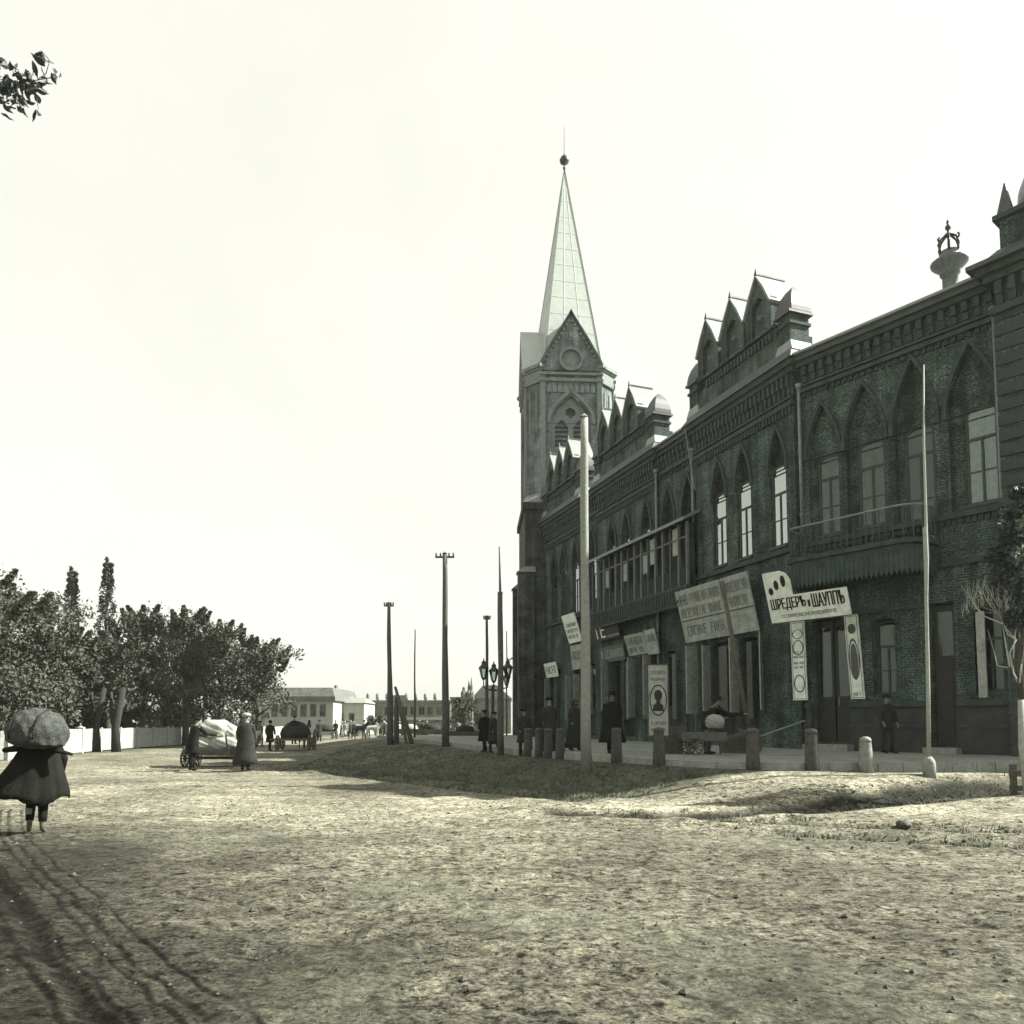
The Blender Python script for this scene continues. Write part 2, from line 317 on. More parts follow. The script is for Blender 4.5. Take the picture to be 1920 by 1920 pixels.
def build_ground():
    NA, NR = 880, 760
    ang = np.linspace(R(-41), R(41), NA); rad = np.geomspace(2.7, 110, NR)
    A, Rr = np.meshgrid(ang, rad); X = Rr*np.sin(A); Y = Rr*np.cos(A)
    Z, d = height(X, Y)
    Z = np.where(d < -.3, .45, Z)
    Z = np.where(Rr > 100, Z-(Rr-100)*.02, Z)
    wob = vnoise(X, Y, 1.7, 2)*.3+vnoise(X, Y, .5, 9)*.35
    GP = [(-8.2, 26.2), (-6.2, 24.1), (-3.9, 21.2), (-2.2, 19.2), (-.7, 17.2), (1.5, 15.1), (2.6, 15.4), (4.6, 16.2), (5.8, 16.45), (4, 18), (0, 26), (-3, 34), (-7.5, 45), (-9, 44), (-10, 34)]  # verge grass outlined along the building's shadow edge, its dark colour holds that shade
    g = inside(X+wob, Y+wob, GP).astype(float)*sst(-.4, 0, vnoise(X, Y, .45, 11))
    for P, wd, dp in DITCH[:3]: g = np.maximum(g, sst(1.5, .5, polyd(X+wob*.6, Y+wob*.6, P)/wd)*(.75+vnoise(X, Y, .5, 12)))
    g = np.maximum(g, sst(.16, .30, vnoise(X, Y, 1.3, 13))*sst(13, 9, Y)*.28)
    g = np.maximum(g, sst(-19, -24, X+wob*2)*.8)
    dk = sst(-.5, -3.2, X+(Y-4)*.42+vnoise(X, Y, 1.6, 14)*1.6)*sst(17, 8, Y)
    for P, wd, dp in RUTS: dk = np.maximum(dk, sst(1.7, .2, polyd(X+vnoise(X, Y, .3, 31)*.06, Y+vnoise(X, Y, .25, 32)*.06, P)/wd)*(.75+2.0*np.clip(vnoise(X, Y, .5, 33)+.1, 0, .4)))
    dk = np.maximum(dk, .35*sst(.05, .3, vnoise(X, Y, 3.1, 15)))
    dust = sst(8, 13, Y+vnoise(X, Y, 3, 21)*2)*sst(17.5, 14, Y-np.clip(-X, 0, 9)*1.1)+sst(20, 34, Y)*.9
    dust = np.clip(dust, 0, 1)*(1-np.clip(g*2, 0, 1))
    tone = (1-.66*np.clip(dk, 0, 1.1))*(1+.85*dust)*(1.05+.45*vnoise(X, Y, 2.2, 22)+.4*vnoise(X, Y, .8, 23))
    PW = [(1.9, 14.7), (3.2, 15.3), (4.6, 16.0), (5.8, 16.35), (8, 16.55), (10.4, 16.85), (14, 17.2), (14, 15.9), (9.2, 14.6), (6.8, 13.7), (4.6, 12.7), (2.6, 12.3), (.5, 12.8)]
    tone = tone*(1+.5*inside(X+wob*.5, Y+wob*.5, PW)*(1-np.clip(g*1.5, 0, 1)))
    tone = tone*(1-.8*sst(1.5, .6, polyd(X+wob*.5, Y+wob*.5, DITCH[0][0])/.5)*sst(-.42, -.05, vnoise(X, Y, .6, 24)))  # first ditch darkened: its shade and damp soil put into the tone
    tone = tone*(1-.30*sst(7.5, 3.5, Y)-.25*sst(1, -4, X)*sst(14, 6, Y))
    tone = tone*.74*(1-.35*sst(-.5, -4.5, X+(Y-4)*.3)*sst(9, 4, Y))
    for P, wd, dp in RUTS: tone = tone*(1-.62*sst(2.0, .4, polyd(X+vnoise(X, Y, .3, 31)*.05, Y+vnoise(X, Y, .25, 32)*.05, P)/wd)*sst(-.45, -.1, vnoise(X, Y, .35, 35)))
    tone = np.clip(tone, .06, 3.2)
    vs = np.stack([X, Y, Z], -1).reshape(-1, 3)
    i = np.arange(NR-1)[:, None]*NA+np.arange(NA-1)[None, :]
    q = np.stack([i, i+1, i+1+NA, i+NA], -1).reshape(-1, 4)
    # outer skirt: coarse sheet to the horizon, below the detailed part
    b = len(vs); big = np.array([(-380, -60, -.3), (380, -60, -.3), (380, 420, -.3), (-380, 420, -.3)], float)
    vs = np.vstack([vs, big]); q = np.vstack([q, [[b, b+1, b+2, b+3]]])
    me = bpy.data.meshes.new('ground'); me.vertices.add(len(vs)); me.vertices.foreach_set('co', vs.ravel())
    me.loops.add(q.size); me.loops.foreach_set('vertex_index', q.ravel().astype(np.int32))
    me.polygons.add(len(q)); me.polygons.foreach_set('loop_start', np.arange(0, q.size, 4, dtype=np.int32))
    me.polygons.foreach_set('loop_total', np.full(len(q), 4, np.int32)); me.update(calc_edges=True)
    me.polygons.foreach_set('use_smooth', np.ones(len(q), bool))
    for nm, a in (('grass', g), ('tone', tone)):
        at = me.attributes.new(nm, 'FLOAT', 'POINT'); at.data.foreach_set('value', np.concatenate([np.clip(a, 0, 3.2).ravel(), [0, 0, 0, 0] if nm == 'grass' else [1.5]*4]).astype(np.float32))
    o = bpy.data.objects.new('ground', me); COL.objects.link(o); o['kind'] = 'structure'
    m = bpy.data.materials.new('dirt_road'); m.use_nodes = True; t = m.node_tree; n = t.nodes; L = t.links; bs = n['Principled BSDF']
    bs.inputs['Roughness'].default_value = 1; bs.inputs['Specular IOR Level'].default_value = .1
    tc = n.new('ShaderNodeTexCoord')
    def noise(sc, det=5, st=None, ro=.6):
        x = n.new('ShaderNodeTexNoise'); x.inputs['Scale'].default_value = sc; x.inputs['Detail'].default_value = det; x.inputs['Roughness'].default_value = ro
        mp = n.new('ShaderNodeMapping'); mp.inputs['Scale'].default_value = st or (1, 1, 1); L.new(tc.outputs['Object'], mp.inputs[0]); L.new(mp.outputs[0], x.inputs['Vector']); return x.outputs['Fac']
    def ramp(f, stops):
        r = n.new('ShaderNodeValToRGB'); e = r.color_ramp.elements
        e[0].position, e[0].color = stops[0][0], (*stops[0][1], 1); e[1].position, e[1].color = stops[-1][0], (*stops[-1][1], 1)
        for p, c in stops[1:-1]: k = e.new(p); k.color = (*c, 1)
        L.new(f, r.inputs['Fac']); return r.outputs['Color']
    def mixc(fac, a, b2, mode='MIX'):
        x = n.new('ShaderNodeMix'); x.data_type = 'RGBA'; x.blend_type = mode
        (L.new(fac, x.inputs[0]) if hasattr(fac, 'links') else x.inputs[0].__setattr__('default_value', fac))
        L.new(a, x.inputs[6]); L.new(b2, x.inputs[7]); return x.outputs[2]
    w = lambda v: (v*1.0, v*.975, v*.79)
    base = ramp(noise(1.1, 8, (.8, 1.3, 1), .7), [(.3, w(.065)), (.45, w(.105)), (.58, w(.14)), (.72, w(.18))])
    spot = ramp(noise(5.5, 5, (.9, 1.15, 1), .75), [(.30, (.22, .22, .21)), (.42, (.7, .7, .7)), (.55, (1.1, 1.1, 1.07)), (.72, (1.5, 1.5, 1.45))])
    c = mixc(1.0, base, spot, 'MULTIPLY')
    bl = ramp(noise(10, 5, (.9, 1.1, 1), .7), [(.37, (.12, .12, .11)), (.43, (.7, .7, .68)), (.5, (1.05, 1.05, 1.03)), (.7, (1.35, 1.35, 1.3))])
    c = mixc(1.0, c, bl, 'MULTIPLY')
    bl2 = ramp(noise(24, 4, (.9, 1.1, 1), .7), [(.38, (.25, .25, .23)), (.45, (.9, .9, .88)), (.62, (1.2, 1.2, 1.17))])
    c = mixc(1.0, c, bl2, 'MULTIPLY')
    fine = ramp(noise(34, 4, None, .75), [(.33, (.35, .35, .33)), (.5, (1, 1, 1)), (.67, (1.65, 1.65, 1.6))])
    c = mixc(1.0, c, fine, 'MULTIPLY')
    gr = ramp(noise(9, 6, None, .75), [(.3, (.045, .05, .036)), (.5, (.095, .105, .075)), (.72, (.19, .20, .15))])
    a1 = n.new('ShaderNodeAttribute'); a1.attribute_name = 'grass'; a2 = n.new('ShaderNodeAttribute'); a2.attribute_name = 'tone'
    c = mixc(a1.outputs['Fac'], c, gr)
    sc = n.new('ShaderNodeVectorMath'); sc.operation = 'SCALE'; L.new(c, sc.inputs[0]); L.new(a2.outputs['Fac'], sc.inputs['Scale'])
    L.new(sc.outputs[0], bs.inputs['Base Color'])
    bp = n.new('ShaderNodeBump'); bp.inputs['Strength'].default_value = .7; bp.inputs['Distance'].default_value = .02
    L.new(noise(26, 5), bp.inputs['Height']); L.new(bp.outputs[0], bs.inputs['Normal'])
    me.materials.append(m)
build_ground()

# raised sidewalk with kerb stones
sw = MB(); pl = [(x, y) for x, y in KPOLY]
tr = tessellate_polygon([[Vector((x, y, 0)) for x, y in pl]]); N = len(pl)
sw.add([(x, y, .67) for x, y in pl]+[(x, y, .05) for x, y in pl], [tuple(t) for t in tr]+[(i, (i+1) % N, N+(i+1) % N, N+i) for i in range(N)])
swo = sw.build('sidewalk', M['paving']); swo['kind'] = 'structure'; ORG[swo.name] = Vector((0, 0, 0))
random.seed(5)
for (ax, ay), (bx, by) in zip(KERB[:-1], KERB[1:]):
    L = math.hypot(bx-ax, by-ay); near = ay < 20 and by < 20; st = .62 if near else 1.3; n = max(1, round(L/st)); ux, uy = (bx-ax)/L, (by-ay)/L; nx, ny = -uy, ux
    if ax > 20: n = 12
    for i in range(n):
        g = .012; a = i*L/n+g; b = (i+1)*L/n-g; h = .674+random.uniform(0, .014); e = random.uniform(-.012, .012)
        # nx,ny points into the street or walk; street side is the other way from KPOLY interior
        q = lambda t, o_, z: (ax+ux*t+nx*o_, ay+uy*t+ny*o_, z)
        ob = MB().hexa([q(a, .03+e, .15), q(b, .03+e, .15), q(b, -.26, .15), q(a, -.26, .15)], [q(a, .01+e, h), q(b, .01+e, h), q(b, -.26, h), q(a, -.26, h)]).build('kerb_stone', M['stone'], swo)

def bunch(name, mat_, n, fn, kind='stuff', label=None, cat=None):
    vs = []; fs = []
    for i in range(n):
        r = fn(i)
        if r is None: continue
        b = len(vs); vs += r[0]; fs += [tuple(k+b for k in f) for f in r[1]]
    me = bpy.data.meshes.new(name); me.from_pydata(vs, [], fs); me.materials.append(mat_)
    o = bpy.data.objects.new(name, me); COL.objects.link(o); o['kind'] = kind
    if label: o['label'] = label; o['category'] = cat
    return o
# grass tufts on the verge and in the ditches; loose pebbles on the road
random.seed(11)
GP2 = [(-9, 40), (-7.5, 26), (-6.2, 24.1), (-3.9, 21.2), (-2.2, 19.2), (-.7, 17.2), (1.5, 15.1), (2.6, 15.4), (4.4, 16.4), (3.3, 18), (1.3, 22), (-.3, 25.3), (-3.4, 33)]
pts = []
while len(pts) < 5200:
    x = random.uniform(-9, 5); y = random.uniform(14.8, 40)
    if random.random() < (16/y)**2.2 and bool(inside(np.array([x]), np.array([y]), GP2)[0]): pts.append((x, y, 1))
for P, wd, dp in DITCH[:3]:
    for (ax, ay), (bx, by) in zip(P[:-1], P[1:]):
        for k in range(int(70*math.hypot(bx-ax, by-ay))):
            t = random.random(); pts.append((ax+(bx-ax)*t+random.gauss(0, wd*.8), ay+(by-ay)*t+random.gauss(0, wd*.8), .8))
PX = np.array(pts); PZ, PD = height(PX[:, 0], PX[:, 1], False)
def tuft(i):
    x, y, s = pts[i]; z = PZ[i]
    if PD[i] < .1: return None
    vs = []; fs = []
    for k in range(4):
        a = random.uniform(0, 6.28); l = random.uniform(.03, .085)*s; w = random.uniform(.008, .018); ox = random.gauss(0, .03); oy = random.gauss(0, .03)
        c, d = math.cos(a), math.sin(a); b = len(vs)
        vs += [(x+ox-c*w, y+oy-d*w, z-.02), (x+ox+c*w, y+oy+d*w, z-.02), (x+ox+random.gauss(0, .03), y+oy+random.gauss(0, .03), z+l)]; fs.append((b, b+1, b+2))
    return vs, fs
M['grass'] = mat('grass_blades', (.085, .095, .065), .8, 3, .6, 0, spec=.2)
bunch('grass', M['grass'], len(pts), tuft, label='short dark grass covering the verge and ditch banks before the brick building', cat='grass')
random.seed(12)
pb = [(random.uniform(-8, 9), random.uniform(3.0, 15)) for _ in range(2600)]
pb = [p for p in pb if abs(p[0]) < p[1]*.8]; PA = np.array(pb); ZP, DP = height(PA[:, 0], PA[:, 1])
def pebble(i):
    x, y = pb[i]; s = random.uniform(.006, .02)*(1 if random.random() < .96 else 2.2); z = ZP[i]+s*.3
    vs = [(x+s*random.uniform(.7, 1.3)*c[0], y+s*random.uniform(.7, 1.3)*c[1], z+s*.7*c[2]) for c in ((1, 0, 0), (-1, 0, 0), (0, 1, 0), (0, -1, 0), (0, 0, 1), (0, 0, -1))]
    return vs, [(0, 2, 4), (2, 1, 4), (1, 3, 4), (3, 0, 4), (2, 0, 5), (1, 2, 5), (3, 1, 5), (0, 3, 5)]
M['pebble'] = mat('pebble', G(.055, -.5), .9, 20, .5, 0)
bunch('pebbles', M['pebble'], len(pb), pebble, label='small loose pebbles and clods strewn over the dirt road', cat='pebbles')
# the lone dark stone
p = at_z(1693, 1534, .12)
bm = bmesh.new(); bmesh.ops.create_icosphere(bm, subdivisions=2, radius=.1)
for v in bm.verts: v.co = Vector((v.co.x*1.15*random.uniform(.8, 1.2), v.co.y*random.uniform(.8, 1.2), v.co.z*.8*random.uniform(.8, 1.25)))
me = bpy.data.meshes.new('rock'); bm.to_mesh(me); bm.free(); me.materials.append(M['wood_dark']); ro = bpy.data.objects.new('rock', me); COL.objects.link(ro)
ro.location = (p.x, p.y, gz(p.x, p.y)+.04); tag(ro, 'single dark rock lying on the pale dirt near the ditches at right', 'rock')
M['frame_mid'] = mat('window_frame_grey', G(.12, .5), .6, 8, .35, 0)
# ================================================================== BRICK BUILDING (two wings meeting at P1)
def garch(xc, w, z0, zs, za, n=7):        # pointed opening outline (x, z)
    h = w/2; L = [(xc-h, z0), (xc+h, z0)]
    R_ = [(xc+h*(1-(k/n)**1.7), zs+(za-zs)*k/n) for k in range(n+1)]
    return L+R_+[(2*xc-x, z) for x, z in reversed(R_[:-1])]
def rarch(xc, w, z0, zs, rise=.18, n=6):  # opening with a shallow segmental head
    h = w/2; return [(xc-h, z0), (xc+h, z0)]+[(xc+h*math.cos(math.pi*k/n), zs+rise*math.sin(math.pi*k/n)) for k in range(n+1)]
def rect(x0, x1, z0, z1): return [(x0, z0), (x1, z0), (x1, z1), (x0, z1)]
bld = thing('brick_building', 'long dark brick two-storey building with pointed-arch windows and stepped gabled parapets along the right side', 'building', ID, (P1.x, P1.y, 0))
ORG['brick_building'] = Vector((0, 0, 0))
class Wing:
    def __init__(s, M_): s.M = M_; s.sub = {}
def wpart(mb, name, mat_, W, parent=None, kind=None, smooth=False):
    """a part of the building, modelled in wing coordinates (x along the street, y inward, z up)"""
    o = (0, 0, 0) if parent is None else ORG[parent.name]
    if parent is None:
        # local anchor = middle of the piece, so every part has its own sensible origin
        xs = [v[0] for v in mb.v]; ys = [v[1] for v in mb.v]; zs = [v[2] for v in mb.v]
        o = Vector(((min(xs)+max(xs))/2, (min(ys)+max(ys))/2, min(zs)))
        ob = mb.build(name, mat_, None, ID, o, smooth, kind)
        ob.parent = bld; ob.matrix_local = Matrix.Translation(-Vector((P1.x, P1.y, 0))) @ W @ Matrix.Translation(o)
        return ob
    ob = mb.build(name, mat_, parent, smooth=smooth, kind=kind); return ob
def window(W, xc, w, z0, zt, zh, y, curtain=False, bright=False, pale=False, head=.16):
    """sash window: frame, transom at zt, mullion, glass panes, curtain"""
    fm = M['frame_pale'] if pale else M['frame_dark']; t = .07
    out = rarch(xc, w, z0, zh-head, head); inn1 = rect(xc-w/2+t, xc-.03, z0+t, zt-.04); inn2 = rect(xc+.03, xc+w/2-t, z0+t, zt-.04)
    up = rarch(xc, w-2*t, zt+.04, zh-head-.03, head-.03)
    f = MB().prism(out, y, y+.07, [inn1, inn2, up]); f.box(xc-w/2-.06, xc+w/2+.06, y-.16, y+.02, z0-.09, z0-.003); f.box(xc-w/2+t, xc-.031, y+.01, y+.05, z0+(zt-z0)*.5-.018, z0+(zt-z0)*.5+.018); f.box(xc+.031, xc+w/2-t, y+.01, y+.05, z0+(zt-z0)*.5-.018, z0+(zt-z0)*.5+.018)
    fo = wpart(f, 'window', fm, W)
    g = M['glass_bright'] if bright else M['glass_half'] if bright is None else M['glass']
    for (poly) in (inn1, inn2, up):
        wpart(MB().prism([(px, pz) for px, pz in poly], y+.03, y+.045), 'pane', g, W, fo)
    if curtain:
        for sx in (-1, 1):
            m = MB(); n = 7; x0 = xc+sx*(w/2-t*.5); x1 = xc+sx*(w*.10)
            ps = [(x0+(x1-x0)*k/n, y+.10+(.035 if k % 2 else 0)) for k in range(n+1)]
            vs = [(a, b, z0+.05) for a, b in ps]+[(a, b, zh-.25) for a, b in ps]
            m.add(vs, [(k, k+1, n+2+k, n+1+k) for k in range(n)]); wpart(m, 'curtain', M['curtain'], W, fo)
    return fo
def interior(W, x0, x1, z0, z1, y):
    return wpart(MB().box(x0, x1, y, y+.05, z0, z1), 'room_shade_sheet', M['shop_glass_back'], W)  # black sheet behind the openings, painted as the unlit rooms
def hood(W, xc, w, zs, za, y):
    a = garch(xc, w+.26, zs-.25, zs, za+.22); b = garch(xc, w+.02, zs-.251, zs, za+.02)
    wpart(MB().prism(a+[], y, y+.09, [garch(xc, w+.04, zs-.24, zs, za+.03)]), 'arch_moulding', M['brick_trim'], W)
def corbels(W, x0, x1, z0, z1, y, st=.3):
    m = MB(); n = max(1, int((x1-x0)/st))
    for i in range(n):
        a = x0+(i+.5)*(x1-x0)/n; w = (x1-x0)/n*.5
        m.box(a-w/2, a+w/2, y-.16, y+.02, z0+(z1-z0)*.45, z1); m.box(a-w/2, a+w/2, y-.09, y+.015, z0, z0+(z1-z0)*.45-.004)
    return wpart(m, 'corbel_table', M['brick_trim'], W, kind='stuff')
def dentils(W, x0, x1, z0, z1, y, st=.16, d=.07):
    m = MB(); n = int((x1-x0)/st)
    for i in range(n):
        a = x0+(i+.5)*(x1-x0)/n; m.box(a-st*.27, a+st*.27, y-d, y+.01, z0, z1)
    return wpart(m, 'dentil_band', M['brick_trim'], W, kind='stuff')
def band(W, x0, x1, z0, z1, y, d, name='string_course', mt='brick_trim'):
    return wpart(MB().box(x0, x1, y-d, y+.01, z0, z1), name, M[mt], W)
def downpipe(W, x, y, z0, z1):
    m = MB().tube([(x, y, z0), (x, y, z1)], .055, 8)
    z = z0+.8
    while z < z1: m.tube([(x, y, z), (x, y, z+.06)], .075, 8); z += 2.2
    m.tube([(x, y, z1), (x, y+.02, z1+.15)], [.07, .13], 8)
    return wpart(m, 'downpipe', M['pipe'], W, smooth=True)

GZ = .60   # foot of the walls, a little below the sidewalk top
# ---------------------------------------------------------------- near wing A: x 0 .. 6
niches = [(.70, 1.06, 12.12), (2.1, 1.22, 12.3), (3.62, 1.2, 12.5), (5.2, 1.26, 12.35)]
gdoors = [rect(.12, 1.36, .9, 5.0), rarch(2.5, .75, 2.35, 4.6), rect(3.78, 4.5, .85, 5.05), rarch(5.35, .7, 2.35, 4.6)]
wpart(MB().prism(rect(-.15, 6.05, GZ, 14.0), 0, .2, [garch(a, w, 7.62 if a != 3.62 else 6.86, 10.6, za) for a, w, za in niches]+gdoors), 'wall', M['brick'], WA)
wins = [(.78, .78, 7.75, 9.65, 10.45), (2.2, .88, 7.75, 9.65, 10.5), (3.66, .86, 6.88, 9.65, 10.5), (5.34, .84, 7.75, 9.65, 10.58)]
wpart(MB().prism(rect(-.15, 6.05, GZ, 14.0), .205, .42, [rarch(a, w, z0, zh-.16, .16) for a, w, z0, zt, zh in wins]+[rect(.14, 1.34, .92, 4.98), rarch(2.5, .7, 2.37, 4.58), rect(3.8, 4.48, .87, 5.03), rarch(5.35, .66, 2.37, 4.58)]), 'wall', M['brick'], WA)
for i, (a, w, z0, zt, zh) in enumerate(wins): window(WA, a, w, z0, zt, zh, .235, curtain=(i in (0, 1, 3)), bright=None if i == 3 else False)
for a, w, za in niches: hood(WA, a, w, 10.6, za, -.085)
for x in (2.5, 5.35): window(WA, x, .68, 2.42, 3.9, 4.72, .24)
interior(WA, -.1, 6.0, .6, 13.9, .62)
# ground floor shop door of the near wing: two leaves with glass, step
d = MB().prism(rect(.16, .72, .92, 4.9), .26, .32, [rect(.24, .64, 2.4, 4.7)]); dd = wpart(d, 'door', M['door'], WA)
wpart(MB().box(.24, .64, .28, .295, 2.4, 4.7), 'pane', M['glass'], WA, dd)
d = MB().prism(rect(.78, 1.32, .92, 4.9), .26, .32, [rect(.86, 1.24, 2.4, 4.7)]); dd = wpart(d, 'door', M['door'], WA)
wpart(MB().box(.86, 1.24, .28, .295, 2.4, 4.7), 'pane', M['glass'], WA, dd)
wpart(MB().tube([(.90, .2, 2.1), (.90, .2, 2.4)], .018, 6), 'handle', M['pipe'], WA, dd)
d = MB().prism(rect(3.84, 4.44, .88, 4.98), .26, .33, [rect(3.92, 4.36, 3.5, 4.8)]); dd = wpart(d, 'door', M['door'], WA)
wpart(MB().box(3.92, 4.36, .29, .3, 3.5, 4.8), 'pane', M['glass'], WA, dd); wpart(MB().box(3.96, 4.32, .235, .262, 1.2, 3.2), 'door_panel', M['door'], WA, dd)
wpart(MB().box(.0, 1.5, -.55, -.005, .5, .86), 'step', M['stone'], WA); wpart(MB().box(3.7, 4.6, -.45, -.005, .5, .84), 'step', M['stone'], WA)
# plinth and courses
for x0, x1 in ((-.1, .1), (1.38, 3.76), (4.52, 6.0)):
    band(WA, x0, x1, .6, 2.02, -.001, .10, 'plinth', 'plinth'); band(WA, x0-.0, x1+.0, 2.03, 2.2, -.001, .17); band(WA, x0, x1, 1.42, 1.5, -.102, .03)
band(WA, -.1, 6.0, 7.40, 7.58, -.001, .14); band(WA, -.1, 6.0, 6.05, 6.2, -.001, .10); dentils(WA, -.05, 5.95, 7.22, 7.39, -.001, .17)
band(WA, 1.4, 3.75, 4.95, 5.08, -.001, .08)
band(WA, -.1, 6.0, 12.74, 12.86, -.001, .16); band(WA, -.1, 6.0, 12.96, 13.04, -.001, .10)
corbels(WA, 0, 5.95, 13.08, 13.62, -.001, .3); dentils(WA, 0, 5.95, 12.58, 12.73, -.001, .2)
band(WA, -.1, 6.0, 13.64, 13.8, -.001, .22, 'cornice'); band(WA, -.1, 6.0, 13.81, 13.98, -.001, .34, 'cornice', 'roof_dark')
wpart(MB().xprism([(-.46, 13.99), (-.34, 13.99), (-.34, 14.07), (-.46, 14.07)], -.1, 6.0), 'gutter', M['roof_metal'], WA)
wpart(MB().xprism([(-.44, 14.075), (7.2, 15.2), (7.2, 14.9), (-.2, 14.0)], -.1, 6.2), 'roof', M['roof_dark'], WA)
downpipe(WA, -.02, -.16, 7.7, 12.9); downpipe(WA, 5.93, -.24, 1.0, 12.9)
wpart(MB().box(5.08, 5.3, -.06, -.003, 2.25, 4.65), 'shutter', M['shutter'], WA)
# ---------------------------------------------------------------- body behind the fronts (closes the volume, casts the shadow)
wpart(MB().box(-.15, 9.6, .9, 9.0, .6, 13.9), 'building_core', M['brick_shaded'], WA)
wpart(MB().box(-23.0, -.2, .9, 9.5, .6, 13.9), 'building_core', M['brick_shaded'], WB)
# ---------------------------------------------------------------- corner tower at the right edge: x 6 .. 9.8
YT = -.42
wpart(MB().prism(rect(6.02, 9.8, GZ, 14.1), YT, YT+.4, [rarch(7.4, .9, 7.75, 10.4), rarch(7.4, 1.1, .9, 4.8)]), 'wall', M['brick'], WA)
wpart(MB().box(6.02, 9.8, YT+.41, 4, .6, 14.1), 'wall', M['brick_shaded'], WA)
window(WA, 7.4, .9, 7.77, 9.65, 10.55, YT+.2)
z = 7.9
while z < 12.6:
    band(WA, 6.0, 6.9, z, z+.30, YT-.001, .05, 'quoin_band'); z += .42
z = 2.4
while z < 6.8:
    band(WA, 6.0, 6.8, z, z+.36, YT-.001, .06, 'quoin_band'); z += .5
band(WA, 5.98, 9.85, .6, 2.1, YT-.001, .12, 'plinth', 'plinth'); band(WA, 5.95, 9.85, 7.35, 7.6, YT-.001, .16)
band(WA, 5.96, 9.85, 12.7, 12.9, YT-.001, .16)
corbels(WA, 6.02, 9.8, 12.95, 13.6, YT-.001, .3)
for k, (za, zb, dd_) in enumerate(((13.62, 13.82, .2), (13.83, 14.0, .34), (14.01, 14.14, .5))):
    wpart(MB().box(6.02-dd_, 9.8+dd_, YT-dd_, 4+dd_*.3, za, zb), 'cornice', M['brick_trim' if k < 2 else 'roof_dark'], WA)
wpart(MB().hexa([(5.75, YT-.3, 14.145), (9.9, YT-.3, 14.145), (9.9, 4, 14.145), (5.75, 4, 14.145)], [(6.15, YT+.05, 14.55), (9.6, YT+.05, 14.55), (9.6, 3.4, 14.55), (6.15, 3.4, 14.55)]), 'roof', M['roof_dark'], WA)
wpart(MB().box(6.2, 9.5, YT+.08, 3.2, 14.5, 15.35), 'attic', M['brick'], WA)
wpart(MB().box(6.08, 9.6, YT-.06, 3.3, 15.36, 15.5), 'attic_cornice', M['brick_trim'], WA)
wpart(MB().lathe([(.24, 0), (.24, .1), (.03, .98), (.0, 1.0)], (6.34, YT+.2, 15.45), 4, math.pi/4), 'pinnacle', M['roof_dark'], WA)
wpart(MB().lathe([(1.0, 0), (1.0, .45), (.97, .75), (.84, 1.1), (.58, 1.4), (.3, 1.56), (.05, 1.62)], (7.4, .62, 15.51), 20), 'dome', M['roof_metal'], WA, smooth=True)
wpart(MB().box(6.1, 9.7, 3.9, 9.0, .6, 13.95), 'building_core', M['brick'], WA)
# ---------------------------------------------------------------- ornate lantern finial on the roof behind the near wing
fx, fy = 17.1, 28.0
lp = MB().lathe([(.34, 14.3), (.34, 17.6), (.42, 17.8), (.36, 18.0), (.28, 18.05), (.28, 18.95), (.36, 19.0), (.36, 19.08), (.42, 19.2), (.64, 19.4), (.68, 19.5), (.5, 19.58), (.34, 19.62), (.34, 19.85), (.36, 19.9)], (fx, fy, 0), 16)
lpo = lp.build('roof_turret', M['frame_mid'], None, ID, (0, 0, 0), True); lpo.parent = bld; lpo.matrix_local = Matrix.Translation((-P1.x, -P1.y, 0)); ORG[lpo.name] = Vector((0, 0, 0))
cr_ = MB()
for k in range(6):
    a = k*math.pi/3; c, s_ = math.cos(a), math.sin(a)
    cr_.tube([(fx+c*.33, fy+s_*.33, 19.85), (fx+c*.39, fy+s_*.39, 20.15), (fx+c*.3, fy+s_*.3, 20.42), (fx+c*.1, fy+s_*.1, 20.6)], .045, 6)
    cr_.tube([(fx+c*.36, fy+s_*.36, 20.3), (fx+c*.42, fy+s_*.42, 20.42), (fx+c*.36, fy+s_*.36, 20.5)], .04, 5)
cr_.lathe([(.12, 20.55), (.14, 20.65), (.05, 20.7), (.05, 20.8), (.11, 20.88), (.1, 20.98), (.03, 21.05), (.07, 21.13), (.01, 21.25)], (fx, fy, 0), 10)
cr_.build('crown_finial', M['iron'], lpo, smooth=True)
